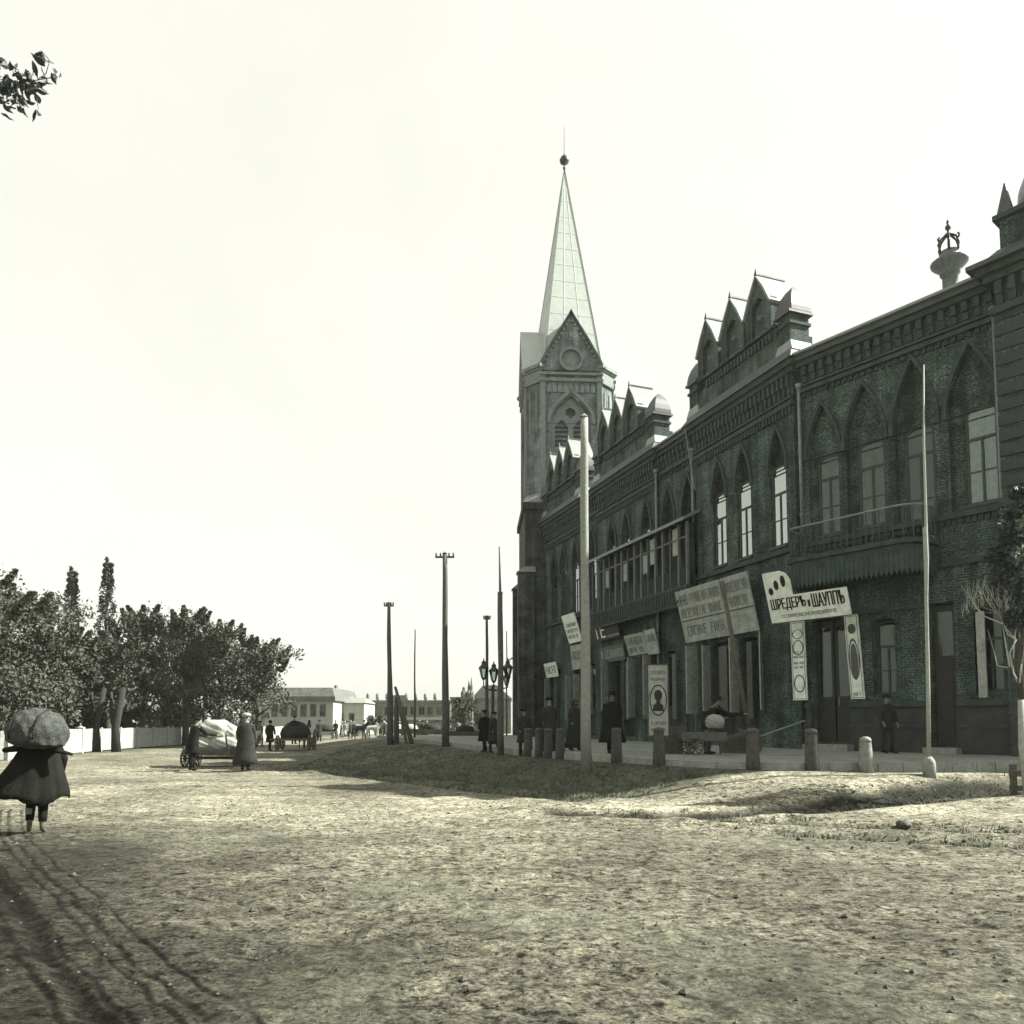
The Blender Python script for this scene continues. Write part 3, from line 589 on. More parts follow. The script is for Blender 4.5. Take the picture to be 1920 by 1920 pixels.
# ---------------------------------------------------------------- wing B: x -23 .. 0
def gablet(x, zb, w, hp, y, dep, parent_list=None):
    """one steep roof gablet on a parapet: brick front with arched recess, sheet roof running back, spike"""
    side = zb+(hp-zb)*.5
    out = [(x-w/2, zb), (x+w/2, zb), (x+w/2, side), (x+w*.26, side+(hp-side)*.45), (x, hp-.1), (x-w*.26, side+(hp-side)*.45), (x-w/2, side)]
    g = wpart(MB().prism(out, y, y+.3, [garch(x, w*.5, zb+.12, side-.1, side+.35)]), 'gablet', M['brick'], WB)
    wpart(MB().box(x-w*.3, x+w*.3, y+.2, y+.25, zb+.05, side+.4), 'recess', M['tower_brick_hazed'], WB, g)
    rf = MB(); t = .07
    o2 = [(x+w/2+.06, side-.14), (x+w*.27+.05, side+(hp-side)*.45), (x, hp+.02), (x-w*.27-.05, side+(hp-side)*.45), (x-w/2-.06, side-.14)]
    i2 = [(px-(.055 if px > x else -.055 if px < x else 0), pz-.075) for px, pz in o2]
    rf.prism(o2+list(reversed(i2)), y-.1, y+dep); wpart(rf, 'roof', M['roof_metal'], WB, g)
    wpart(MB().prism(out, y+dep-.08, y+dep-.02), 'back_wall', M['brick_shaded'], WB, g)
    wpart(MB().xprism([(y-.1, hp+.025), (y+dep, hp+.025), (y+dep, hp+.085), (y-.1, hp+.085)], x-.035, x+.035), 'ridge', M['roof_dark'], WB, g)
    wpart(MB().lathe([(.07, 0), (.05, .08), (.012, .26)], (x, y-.06, hp), 6), 'spike', M['roof_dark'], WB, g)
def pavilion(xa, xb, pks, y=-.16, rough=False, wins=True, lowdoors=()):
    xc = (xa+xb)/2
    wx = [xa+(xb-xa)*f for f in (.27, .53, .855)] if wins else []
    holes = [garch(x, .82, 7.62, 10.6, 11.9) for x in wx]+[rect(a, b, .9, 4.7) for a, b in lowdoors]
    wpart(MB().prism(rect(xa, xb, GZ, 13.95), y, y+.22, holes), 'wall', M['brick'], WB)
    wpart(MB().prism(rect(xa, xb, GZ, 13.95), y+.225, y+.45, [rarch(x, .62, 7.7, 10.5, .12) for x in wx]+[rect(a+.02, b-.02, .92, 4.68) for a, b in lowdoors]), 'wall', M['brick_shaded'], WB)
    for x in wx: window(WB, x, .78, 7.72, 9.6, 10.6, y+.07, bright=True, head=.1); hood(WB, x, .82, 10.6, 11.9, y-.085)
    band(WB, xa-.04, xb+.04, 7.38, 7.56, y-.001, .14); band(WB, xa-.04, xb+.04, .6, 2.0, y-.001, .1, 'plinth', 'plinth') if not lowdoors else None
    band(WB, xa-.05, xb+.05, 12.45, 12.6, y-.001, .14); band(WB, xa-.05, xb+.05, 12.72, 12.8, y-.001, .1)
    dentils(WB, xa, xb, 12.2, 12.44, y-.001, .17, .1); corbels(WB, xa, xb, 12.85, 13.55, y-.001, .24)
    for za, zb, d_ in ((13.57, 13.75, .2), (13.76, 13.95, .32)): wpart(MB().box(xa-d_, xb+d_, y-d_, y+.6, za, zb), 'cornice', M['brick_trim'], WB)
    wpart(MB().hexa([(xa-.42, y-.42, 13.96), (xb+.42, y-.42, 13.96), (xb+.42, y+1.6, 13.96), (xa-.42, y+1.6, 13.96)], [(xa-.1, y-.08, 14.5), (xb+.1, y-.08, 14.5), (xb+.1, y+1.3, 14.5), (xa-.1, y+1.3, 14.5)]), 'cornice_roof', M['roof_dark'], WB)
    # parapet: stepped brick attic carrying three gablets
    zt = 16.35
    out = [(xa+.1, 14.4), (xb-.1, 14.4), (xb-.1, 15.1), (xb-.75, 15.3), (xb-.9, zt), (xa+.9, zt), (xa+.75, 15.3), (xa+.1, 15.1)]
    wpart(MB().prism(out, y, y+1.0), 'attic', M['brick'], WB)
    dentils(WB, xa+.9, xb-.9, 15.2, 15.5, y-.001, .2, .09); band(WB, xa+.85, xb-.85, 15.6, 15.72, y-.001, .1)
    for p in pks: gablet(p, 15.6, 1.42, 17.95, y-.14, 1.25)
    # end turrets with flared caps
    for x in (xb-.28, xa+.0):
        t = wpart(MB().box(x-.3, x+.3, y-.05, y+.75, 14.35, 15.72), 'turret', M['brick'], WB)
        wpart(MB().box(x-.36, x+.36, y-.11, y+.81, 15.36, 15.46), 'moulding', M['brick_trim'], WB, t)
        wpart(MB().box(x-.42, x+.42, y-.17, y+.87, 15.73, 15.82), 'cap_slab', M['roof_dark'], WB, t)
        wpart(MB().lathe([(.60, 15.825), (.60, 16.0), (.54, 16.25), (.42, 16.5), (.24, 16.72), (.02, 16.88)], (x, y+.35, 0), 4, math.pi/4), 'cap', M['roof_dark'], WB, t)
        wpart(MB().hexa([(x-.42, y-.15, 14.36), (x+.5, y-.15, 14.36), (x+.5, y+.95, 14.36), (x-.42, y+.95, 14.36)], [(x-.32, y-.07, 14.75), (x+.33, y-.07, 14.75), (x+.33, y+.78, 14.75), (x-.32, y+.78, 14.75)]), 'skirt', M['roof_metal'], WB, t)
pavilion(-6.15, -.25, (-4.95, -3.35, -1.8), lowdoors=((-6.0, -5.45), (-5.2, -3.75), (-3.4, -2.4)))
pavilion(-15.3, -9.35, (-14.3, -12.85, -11.4), lowdoors=((-13.9, -12.9), (-12.6, -11.5), (-9.95, -9.5)))
pavilion(-22.7, -17.4, (-21.4, -20.0, -18.7), lowdoors=((-22.0, -21.5), (-21.1, -20.5), (-18.5, -17.8)))
def link_bay(xa, xb, n, doors=()):
    nx = [xa+(xb-xa)*(i+.5)/n for i in range(n)]
    wpart(MB().prism(rect(xa, xb, GZ, 13.9), 0, .2, [garch(x, .95, 7.62, 10.6, 12.1) for x in nx]+[rect(a, b, .9, 4.7) for a, b in doors]), 'wall', M['brick'], WB)
    wpart(MB().prism(rect(xa, xb, GZ, 13.9), .205, .42, [rarch(x, .75, 7.7, 10.4, .12) for x in nx]+[rect(a+.02, b-.02, .92, 4.68) for a, b in doors]), 'wall', M['brick_shaded'], WB)
    for i, x in enumerate(nx): window(WB, x, .9, 7.72, 9.6, 10.5, .1, curtain=i % 2 == 0, bright=i == n-1, head=.1); hood(WB, x, .95, 10.6, 12.1, -.085)
    band(WB, xa, xb, 7.38, 7.56, -.001, .14); band(WB, xa, xb, 12.74, 12.86, -.001, .16); corbels(WB, xa, xb, 13.08, 13.6, -.001, .3); dentils(WB, xa, xb, 12.55, 12.73, -.001, .2)
    band(WB, xa, xb, 13.64, 13.8, -.001, .22, 'cornice'); band(WB, xa, xb, 13.81, 13.98, -.001, .34, 'cornice', 'roof_dark')
    wpart(MB().xprism([(-.46, 13.99), (-.34, 13.99), (-.34, 14.07), (-.46, 14.07)], xa, xb), 'gutter', M['roof_metal'], WB)
link_bay(-9.35, -6.15, 2, ((-8.9, -8.2), (-7.4, -6.7))); link_bay(-17.4, -15.3, 1, ((-16.9, -16.1),))
wpart(MB().xprism([(-.44, 14.075), (7.2, 15.2), (7.2, 14.9), (-.2, 14.0)], -22.9, -.1), 'roof', M['roof_dark'], WB)
interior(WB, -22.8, -.2, .6, 13.9, .62)
downpipe(WB, -6.35, -.2, 1.0, 12.9); downpipe(WB, -9.2, -.25, 1.0, 12.9); downpipe(WB, -17.3, -.2, 1, 12.9)
# ground-floor shop fronts of wing B: dark doors, glass and pale shutter leaves folded open
def shopdoor(xa, xb, y, z0=.95, z1=4.6, n=2):
    w = (xb-xa)/n
    for i in range(n):
        a = xa+i*w+.03; b = a+w-.06
        dd = wpart(MB().prism(rect(a, b, z0, z1), y, y+.06, [rect(a+.07, b-.07, 2.3, z1-.15)]), 'door', M['door'], WB)
        wpart(MB().box(a+.07, b-.07, y+.02, y+.03, 2.3, z1-.15), 'pane', M['glass'], WB, dd)
for a, b, n in ((-6.0, -5.45, 1), (-5.2, -3.75, 3), (-3.4, -2.4, 2), (-13.9, -12.9, 2), (-12.6, -11.5, 2), (-9.95, -9.5, 1), (-22, -21.5, 1), (-21.1, -20.5, 1), (-18.5, -17.8, 1), (-8.9, -8.2, 1), (-7.4, -6.7, 1), (-16.9, -16.1, 1)): shopdoor(a, b, .06, n=n)
for x, z0, z1, w, ya in ((-6.2, 1.9, 4.65, .2, -.9), (-5.3, 2.0, 4.6, .22, -.75), (-3.5, 1.9, 4.7, .3, -.85), (-2.15, 2.0, 4.8, .36, -.6),
                     (-14.2, 2.1, 4.7, .26, -.75), (-11.4, 1.8, 4.6, .3, -.8), (-9.9, 1.9, 4.6, .26, -.8), (-21.9, 2.0, 4.2, .3, -.7), (-18.7, 1.7, 4.2, .2, -.7), (-17.6, 1.7, 4.2, .2, -.7), (-16.0, 2, 4.6, .2, -.7)):
    wpart(MB().hexa([(x, -.24, z0), (x+.05, -.24, z0), (x+w+.05, ya, z0), (x+w, ya, z0)], [(x, -.24, z1), (x+.05, -.24, z1), (x+w+.05, ya, z1), (x+w, ya, z1)]), 'shutter', M['shutter'], WB)
for x, w in ((-4.6, .5), (-2.9, .3), (-12.2, .35), (-10.6, .5), (-8.0, .3)):
    wpart(MB().box(x, x+w, -.30, -.27, 1.7, 4.5), 'shutter', M['sign_mid'], WB)
# thin lightning rod stay by the first pavilion
wpart(MB().tube([(-6.4, -.5, 14.0), (-6.05, -.3, 11.2)], .025, 6), 'stay_rod', M['pipe'], WB)

# ---------------------------------------------------------------- balcony on the near wing (hangs on wall A)
def balcony():
    xa, xb, yo = .05, 4.15, -1.25
    n = 8; path = [(xa, -.02), (xa, yo+.3)]+[(xa+.3-.3*math.cos(k/4*math.pi/2), yo+.3-.3*math.sin(k/4*math.pi/2)) for k in range(1, 5)]
    path += [(xb-.7, yo)]+[(xb-.7+.7*math.sin(k/4*math.pi/2), yo+.7-.7*math.cos(k/4*math.pi/2)) for k in range(1, 5)]+[(xb, -.02)]
    def slab(zlo, zhi, g0, g1=None):
        g1 = g0 if g1 is None else g1; cx = (xa+xb)/2
        def off(g): return [(x+(g if x > cx else -g), y-g if y < -.1 else y) for x, y in path]
        lo = off(g0); hi = off(g1); m = MB(); N = len(path)
        vs = [(x, y, zlo) for x, y in lo]+[(x, y, zhi) for x, y in hi]
        return m.add(vs, [(i, (i+1) % N, N+(i+1) % N, N+i) for i in range(N)]+[tuple(range(N-1, -1, -1)), tuple(range(N, 2*N))])
    b = wpart(slab(6.7, 6.84, .08), 'balcony', M['brick_trim'], WA)
    wpart(slab(6.5, 6.69, -.02), 'fascia', M['brick_trim'], WA, b); wpart(slab(6.2, 6.49, -.3, -.06), 'corbel_base', M['brick_trim'], WA, b)
    wpart(slab(5.95, 6.19, -.34), 'corbel_base', M['brick_shaded'], WA, b)
    # fringe of pointed valance boards
    cx = (xa+xb)/2; segs = []
    for (p, q) in zip(path[:-1], path[1:]):
        L = math.dist(p, q); k = max(1, round(L/.15))
        for i in range(k): segs.append(((p[0]+(q[0]-p[0])*i/k, p[1]+(q[1]-p[1])*i/k), (p[0]+(q[0]-p[0])*(i+1)/k, p[1]+(q[1]-p[1])*(i+1)/k)))
    for (p, q) in segs:
        m = MB(); mxx, myy = (p[0]+q[0])/2, (p[1]+q[1])/2; e = .02; nx_, ny_ = (q[1]-p[1]), -(q[0]-p[0]); l = math.hypot(nx_, ny_) or 1; nx_, ny_ = nx_/l*e, ny_/l*e
        c = [(p[0]*.96+q[0]*.04, p[1]*.96+q[1]*.04, 6.5), (q[0]*.96+p[0]*.04, q[1]*.96+p[1]*.04, 6.5), (q[0]*.96+p[0]*.04, q[1]*.96+p[1]*.04, 5.98), (mxx, myy, 5.8), (p[0]*.96+q[0]*.04, p[1]*.96+q[1]*.04, 5.98)]
        vs = [(x-nx_*1.2, y-ny_*1.2, z) for x, y, z in c]+[(x-nx_*.2, y-ny_*.2, z) for x, y, z in c]
        m.add(vs, [(0, 1, 2, 3, 4), (9, 8, 7, 6, 5)]+[(i, (i+1) % 5, 5+(i+1) % 5, 5+i) for i in range(5)]); wpart(m, 'valance_board', M['brick_trim'], WA, b)
    wpart(MB().tube([(x, y, 7.82) for x, y in path], .035, 6), 'handrail', M['pipe'], WA, b)
    wpart(MB().tube([(x, y, 7.02) for x, y in path], .02, 6), 'bottom_rail', M['iron'], WA, b)
    for (p, q) in zip(path[:-1], path[1:]):
        L = math.dist(p, q); k = max(1, round(L/.2))
        for i in range(k):
            x, y = p[0]+(q[0]-p[0])*i/k, p[1]+(q[1]-p[1])*i/k
            wpart(MB().tube([(x, y, 6.84), (x, y, 7.1), (x, y, 7.45), (x, y, 7.81)], [.014, .026, .014, .02], 5), 'baluster', M['frame_dark'], WA, b)
            wpart(MB().tube([(x, y, 7.5), (x+(q[0]-p[0])/k*.5, y+(q[1]-p[1])/k*.5, 7.7), (x+(q[0]-p[0])/k, y+(q[1]-p[1])/k, 7.5)], .01, 4), 'scroll', M['frame_dark'], WA, b)
balcony()
# ---------------------------------------------------------------- glazed wooden gallery on wing B
def gallery():
    xa, xb, yo = -14.9, -6.0, -.75
    b = wpart(MB().box(xa, xb, yo, -.02, 7.0, 7.15), 'gallery', M['brick_trim'], WB)
    wpart(MB().box(xa-.05, xb+.05, yo-.06, yo-.003, 6.35, 7.2), 'fascia', M['brick_trim'], WB, b)
    n = 14
    for i in range(40):
        x = xa+(i+.5)*(xb-xa)/40; wpart(MB().box(x-.05, x+.05, yo-.12, yo-.065, 6.5, 7.1), 'fascia_board', M['brick_trim'], WB, b)
    wpart(MB().hexa([(xa-.15, yo-.25, 9.82), (xb+.15, yo-.25, 9.82), (xb+.15, -.02, 10.3), (xa-.15, -.02, 10.3)], [(xa-.15, yo-.25, 9.95), (xb+.15, yo-.25, 9.95), (xb+.15, -.02, 10.45), (xa-.15, -.02, 10.45)]), 'roof', M['pipe'], WB, b)
    for i in range(n+1):
        x = xa+.06+i*(xb-xa-.12)/n; wpart(MB().box(x-.05, x+.05, yo+.01, yo+.12, 7.15, 9.83), 'post', M['frame_mid' if i % 3 else 'frame_dark'], WB, b)
    random.seed(4)
    for i in range(n):
        x0 = xa+.06+i*(xb-xa-.12)/n+.055; x1 = xa+.06+(i+1)*(xb-xa-.12)/n-.055
        wpart(MB().box(x0, x1, yo+.03, yo+.06, 7.16, 7.95), 'panel', M['brick_shaded'], WB, b)
        wpart(MB().box(x0, x1, yo+.04, yo+.08, 9.2, 9.26), 'transom', M['frame_mid'], WB, b)
        if i in (2, 5, 8): wpart(MB().box(x0+.03, x1-.03, yo+.09, yo+.11, 8.3, 9.15), 'blind', M['curtain'], WB, b)
        elif i in (9, 12): wpart(MB().box(x0+.03, x1-.03, yo+.09, yo+.11, 8.6, 9.75), 'blind', M['shutter'], WB, b)
    wpart(MB().box(xa, xb, -.4, -.36, 7.16, 9.8), 'inner_screen', M['brick_shaded'], WB, b)
gallery()

# ================================================================== CHURCH TOWER
TC = Vector((3.66, 49.6, 0)); TA = R(3)
TM = Matrix.Translation(TC) @ Matrix.Rotation(TA, 4, 'Z')
twr = thing('church_tower', 'tall brick church tower with steep gables, arched belfry and slender pale spire behind the building', 'church tower', TM)
def T(mb, name, m_, parent=None, **k): return mb.build(name, m_, parent or twr, **k)
def octo(h, c, z): return [(h-c, -h, z), (h, -h+c, z), (h, h-c, z), (h-c, h, z), (-h+c, h, z), (-h, h-c, z), (-h, -h+c, z), (-h+c, -h, z)]
def oct_block(z0, z1, h0, c0, h1=None, c1=None):
    lo = octo(h0, c0, z0); hi = octo(h1 or h0, c1 or c0, z1)
    return MB().add(lo+hi, [(i, (i+1) % 8, 8+(i+1) % 8, 8+i) for i in range(8)]+[tuple(range(7, -1, -1)), tuple(range(8, 16))])
H, C = 2.82, .85
# lower stages, stepping out with sloping weatherings
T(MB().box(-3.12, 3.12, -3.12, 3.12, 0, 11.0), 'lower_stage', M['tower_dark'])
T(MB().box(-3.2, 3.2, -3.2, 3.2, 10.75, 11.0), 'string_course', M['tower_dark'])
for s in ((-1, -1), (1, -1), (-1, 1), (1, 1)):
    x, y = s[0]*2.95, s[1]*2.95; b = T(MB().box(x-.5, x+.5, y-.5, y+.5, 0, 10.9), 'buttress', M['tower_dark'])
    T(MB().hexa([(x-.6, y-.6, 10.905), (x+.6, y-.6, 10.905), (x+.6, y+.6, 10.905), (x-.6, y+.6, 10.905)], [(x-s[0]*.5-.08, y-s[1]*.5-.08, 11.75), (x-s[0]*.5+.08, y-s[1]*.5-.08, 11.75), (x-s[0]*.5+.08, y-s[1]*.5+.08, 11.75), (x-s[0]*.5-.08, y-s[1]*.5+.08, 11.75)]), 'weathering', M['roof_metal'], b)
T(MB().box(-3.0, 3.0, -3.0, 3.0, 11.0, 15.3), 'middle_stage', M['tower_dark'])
T(MB().box(-3.15, 3.15, -3.15, 3.15, 15.0, 15.45), 'string_course', M['tower_dark'])
T(oct_block(15.46, 16.15, 3.12, .25, H+.05, C), 'weathering', M['roof_metal'])
# belfry stage: octagonal brick with an arched opening in each main face
T(oct_block(15.4, 18.6, H, C), 'belfry_base', M['tower_brick_hazed'])
T(oct_block(18.6, 24.2, H-.5, C-.15), 'belfry_shade_core', M['iron'])  # near-black block painting the shade inside the belfry arches
for k in range(4):
    RM = Matrix.Rotation(k*math.pi/2, 4, 'Z'); w = H-C
    pl_ = MB().prism(rect(-w, w, 18.6, 24.3), -H, -H+.45, [garch(0, 2.5, 18.9, 21.0, 22.6, 9)]); pl_.xf(RM); f = T(pl_, 'belfry_face', M['tower_brick_hazed'])
    ho = MB().prism(garch(0, 3.1, 20.7, 21.0, 23.05, 9), -H-.1, -H-.003, [garch(0, 2.7, 20.71, 21.0, 22.75, 9)]); ho.xf(RM); T(ho, 'arch_moulding', M['tower_trim_hazed'], f)
    # tracery: two lancets and a roundel
    tr_ = MB().prism(garch(0, 2.48, 18.92, 21.0, 22.55, 9), -H+.3, -H+.4, [garch(-.6, .86, 19.3, 20.5, 21.1), garch(.6, .86, 19.3, 20.5, 21.1), [(.34*math.cos(a*math.pi/6), 21.55+.34*math.sin(a*math.pi/6)) for a in range(12)]]); tr_.xf(RM); T(tr_, 'tracery', M['tower_trim_hazed'], f)
    sl = MB(); [sl.box(-1.15, 1.15, -H+.42, -H+.49, 18.9+j*.3, 19.02+j*.3) for j in range(9)]; sl.xf(RM); T(sl, 'louvres', M['tower_brick_hazed'], f)
    pil = MB().box(-w-.02, -w+.3, -H-.12, -H-.002, 16.2, 24.0).box(w-.3, w+.02, -H-.12, -H-.002, 16.2, 24.0); pil.xf(RM); T(pil, 'pilaster', M['tower_trim_hazed'], f)
    bl = MB()
    for j in range(9): bl.prism(garch(-w+.55+j*(2*w-1.1)/8, .3, 22.75, 23.05, 23.3, 4), -H-.1, -H-.003)
    bl.xf(RM); T(bl, 'arcade_band', M['tower_trim_hazed'], f)
    bd = MB().box(-w-.1, w+.1, -H-.2, -H-.002, 23.45, 23.65).box(-w-.1, w+.1, -H-.26, -H-.003, 23.85, 24.0); bd.xf(RM); T(bd, 'string_course', M['tower_trim_hazed'], f)
    # gable with roundel, raking cornice and a roof running back to the spire
    if k == 1: T(MB().box(-w, w, -H-.2, -H+.6, 24.2, 24.5).xf(RM), 'flat_cornice', M['tower_trim_hazed'], f)
    if k != 1:
        gw = w+.12; gp = [(-gw, 24.2), (gw, 24.2), (gw, 24.55), (gw*.52, 26.2), (.12, 27.75), (0, 28.0), (-.12, 27.75), (-gw*.52, 26.2), (-gw, 24.55)]
        rd = [(.62*math.cos(a*math.pi/8), 24.95+.62*math.sin(a*math.pi/8)) for a in range(16)]
        g = MB().prism(gp, -H-.1, -H+.35, [rd]); g.xf(RM); go = T(g, 'gable', M['tower_brick_hazed'])
        r_ = MB().prism([(.8*math.cos(a*math.pi/8), 24.95+.8*math.sin(a*math.pi/8)) for a in range(16)], -H-.2, -H-.102, [[(.63*math.cos(a*math.pi/8), 24.95+.63*math.sin(a*math.pi/8)) for a in range(16)]]); r_.xf(RM); T(r_, 'roundel', M['tower_trim_hazed'], go)
        r2 = MB().prism([(x*.98, z) for x, z in rd], -H+.05, -H+.1); r2.xf(RM); T(r2, 'roundel_panel', M['tower_trim_hazed'], go)
        q = MB().prism([(.14*math.cos(a*math.pi/4), 26.6+.2*math.sin(a*math.pi/4)) for a in range(8)], -H-.14, -H-.102); q.xf(RM); T(q, 'boss', M['tower_trim_hazed'], go)
        o2 = [(gw+.12, 24.35), (gw*.52+.12, 26.2), (.2, 27.85), (0, 28.25), (-.2, 27.85), (-gw*.52-.12, 26.2), (-gw-.12, 24.35)]
        i2 = [(x*.93, z-.14) for x, z in o2]; rr = MB().prism(o2+list(reversed(i2)), -H-.28, -.3); rr.xf(RM)
        T(rr, 'roof', M['roof_dark'] if k == 0 else M['spire_metal'], go)
        tm = MB()
        for sx in (-1, 1):
            for j in range(11):
                t_ = j/10; tm.cbox((sx*(gw*.9*(1-t_)+.1*t_), -H-.16, 24.5+t_*2.9), .13, .1, .16)
        tm.xf(RM); T(tm, 'raking_dentils', M['tower_trim_hazed'], go, kind='stuff')
    ch = MB(); a_ = math.pi/4
    CM = RM @ Matrix.Rotation(a_, 4, 'Z'); dC = (2*H-C)/math.sqrt(2); hw = C/math.sqrt(2)
    ch.box(-hw, hw, -dC, -dC+.5, 18.6, 24.2); ch.xf(CM); c_ = T(ch, 'corner_pier', M['tower_brick_hazed'])
    cc = MB().box(-hw-.16, hw+.16, -dC-.22, -dC+.6, 24.2, 24.32).box(-hw-.1, hw+.1, -dC-.14, -dC-.002, 23.4, 24.19); 
    cc.box(-hw-.24, hw+.24, -dC-.32, -dC+.9, 24.33, 24.55); cc.xf(CM); T(cc, 'pier_cornice', M['tower_trim_hazed'], c_)
    cs = MB(); [cs.box(x-.05, x+.05, -dC-.06, -dC-.002, 20.2, 22.9) for x in (-hw*.45, hw*.45)]; cs.xf(CM); T(cs, 'pier_ribs', M['tower_trim_hazed'], c_)
sp = T(MB().lathe([(2.9, 24.3), (2.75, 25.3), (2.3, 27.8), (.05, 39.9)], (0, 0, 0), 4, math.pi/4+R(9)), 'spire', M['spire_metal'])
for a in range(4):
    an = math.pi/4+R(9)+a*math.pi/2; c, s_ = math.cos(an), math.sin(an)
    T(MB().tube([(c*2.76, s_*2.76, 25.3), (c*2.31, s_*2.31, 27.8), (c*.06, s_*.06, 39.9)], .03, 5), 'hip_rib', M['pipe'], sp)
def sp_r(z): return 2.75+(2.3-2.75)*(z-25.3)/2.5 if z < 27.8 else 2.3+(.05-2.3)*(z-27.8)/12.1
zz_ = 26.2
while zz_ < 38.5:
    T(MB().lathe([(sp_r(zz_)+.004, zz_), (sp_r(zz_)+.014, zz_+.02), (sp_r(zz_+.05)+.004, zz_+.05)], (0, 0, 0), 4, math.pi/4+R(9)), 'sheet_seam', M['spire_metal'], sp); zz_ += 1.25
for a in range(4):
    for fr_ in (.33, .67):
        a1 = math.pi/4+R(9)+a*math.pi/2; a2 = a1+math.pi/2; q = lambda z: tuple((sp_r(z)+.008)*((1-fr_)*f_(a1)+fr_*f_(a2)) for f_ in (math.cos, math.sin))+(z,)
        T(MB().tube([q(25.4), q(27.8), q(38.6)], .010, 4), 'standing_seam', M['spire_metal'], sp)
T(MB().lathe([(.07, 39.6), (.06, 40.1), (.12, 40.2), (.05, 40.3), (.05, 40.4), (.3, 40.6), (.34, 40.78), (.24, 40.98), (.06, 41.1), (.03, 41.3), (.015, 43.2), (.0, 43.3)], (0, 0, 0), 12), 'finial', M['iron'], sp, smooth=True)
# ================================================================== TREES
def leaf_mesh(name, centers, size, m, parent, n, spread, seed, squash=.8, flat=.5):
    rs = np.random.RandomState(seed); C_ = np.array(centers, float); idx = rs.randint(0, len(C_), n)
    rad = C_[idx, 3:4]; d = rs.normal(size=(n, 3)); d /= np.linalg.norm(d, axis=1)[:, None]; r = rs.rand(n, 1)**.45
    P = C_[idx, :3]+d*r*rad*np.array([1, 1, squash])*spread
    a = rs.normal(size=(n, 3)); a /= np.linalg.norm(a, axis=1)[:, None]; b = rs.normal(size=(n, 3)); b -= (b*a).sum(1)[:, None]*a; b /= np.linalg.norm(b, axis=1)[:, None]
    s = size*(.6+.8*rs.rand(n, 1)); V = np.stack([P-a*s, P+b*s*flat, P+a*s, P-b*s*flat], 1).reshape(-1, 3)-np.array(ORG[parent.name])
    F = np.arange(n*4).reshape(-1, 4)
    me = bpy.data.meshes.new(name); me.vertices.add(n*4); me.vertices.foreach_set('co', V.ravel()); me.loops.add(n*4); me.loops.foreach_set('vertex_index', F.ravel().astype(np.int32))
    me.polygons.add(n); me.polygons.foreach_set('loop_start', np.arange(0, n*4, 4, dtype=np.int32)); me.polygons.foreach_set('loop_total', np.full(n, 4, np.int32)); me.update(calc_edges=True)
    me.materials.append(m); o = bpy.data.objects.new(name, me); COL.objects.link(o); o.parent = parent; ORG[o.name] = ORG[parent.name]; return o
def tree(label, x, y, h, r, seed, n=5200, leaf=.17, lean=0, low=1.3, kind='tree', m=None, cat='tree', group=None, tr=.2):
    rnd = random.Random(seed); z0 = gz(x, y) if y < 30 else 0.02
    t = thing(kind, label, cat, ID, (x, y, z0), group); tp = Vector((x+lean*.3, y, z0+h*.42))
    tb = MB(); tb.tube([(x, y, z0-.1), (x+lean*.1, y, z0+h*.2), tp], [tr*1.25, tr, tr*.75], 9)
    cs = []; nb = 20
    for k in range(nb):
        a = k*2.4+rnd.uniform(-.3, .3); f = rnd.uniform(.15, 1)
        zz = low+r*.35+(h-low-r*.45)*((k+.5)/nb)**.9; wr = r*(1-abs((k+.5)/nb-.38)**1.6*1.25)*rnd.uniform(.6, 1)
        e = Vector((x+lean+math.cos(a)*wr*f, y+math.sin(a)*wr*f, z0+zz)); s = tp-Vector((0, 0, h*.2*rnd.random())) if zz < h*.6 else tp
        mid = (s+e)/2+Vector((0, 0, .1*h*rnd.uniform(-.2, .6))); tb.tube([s, mid, e], [tr*.45, tr*.28, .03], 6)
        cs.append((e.x, e.y, e.z, r*rnd.uniform(.3, .52)))
        for j in range(2): cs.append((e.x+rnd.gauss(0, r*.3), e.y+rnd.gauss(0, r*.3), min(e.z+rnd.gauss(0, r*.25), z0+h-r*.3), r*rnd.uniform(.14, .28)))
    for j in range(16):     # twigs that break the outline
        a = rnd.uniform(0, 6.28); el = rnd.uniform(.1, 1.3); q = r*rnd.uniform(.72, .98)
        c = Vector((x+lean+math.cos(a)*math.cos(el)*q, y+math.sin(a)*math.cos(el)*q, z0+low+(h-low)*.5+math.sin(el)*(h-low)*.46))
        for u in range(5): cs.append((c.x+u*.12*math.cos(a), c.y, c.z+u*.17, .26-.045*u))
    tb.build('trunk', M['bark'], t, smooth=True); leaf_mesh('crown', cs, leaf, m or M['leaf'], t, n, 1.05, seed); return t
def pxt(px, ytop, D): return ((px-960)/FPX*D, D, at_d(px, ytop, D).z)
def ptop(z, r): return z-r*.33
TG = 'leafy trees behind the whitewashed fence'
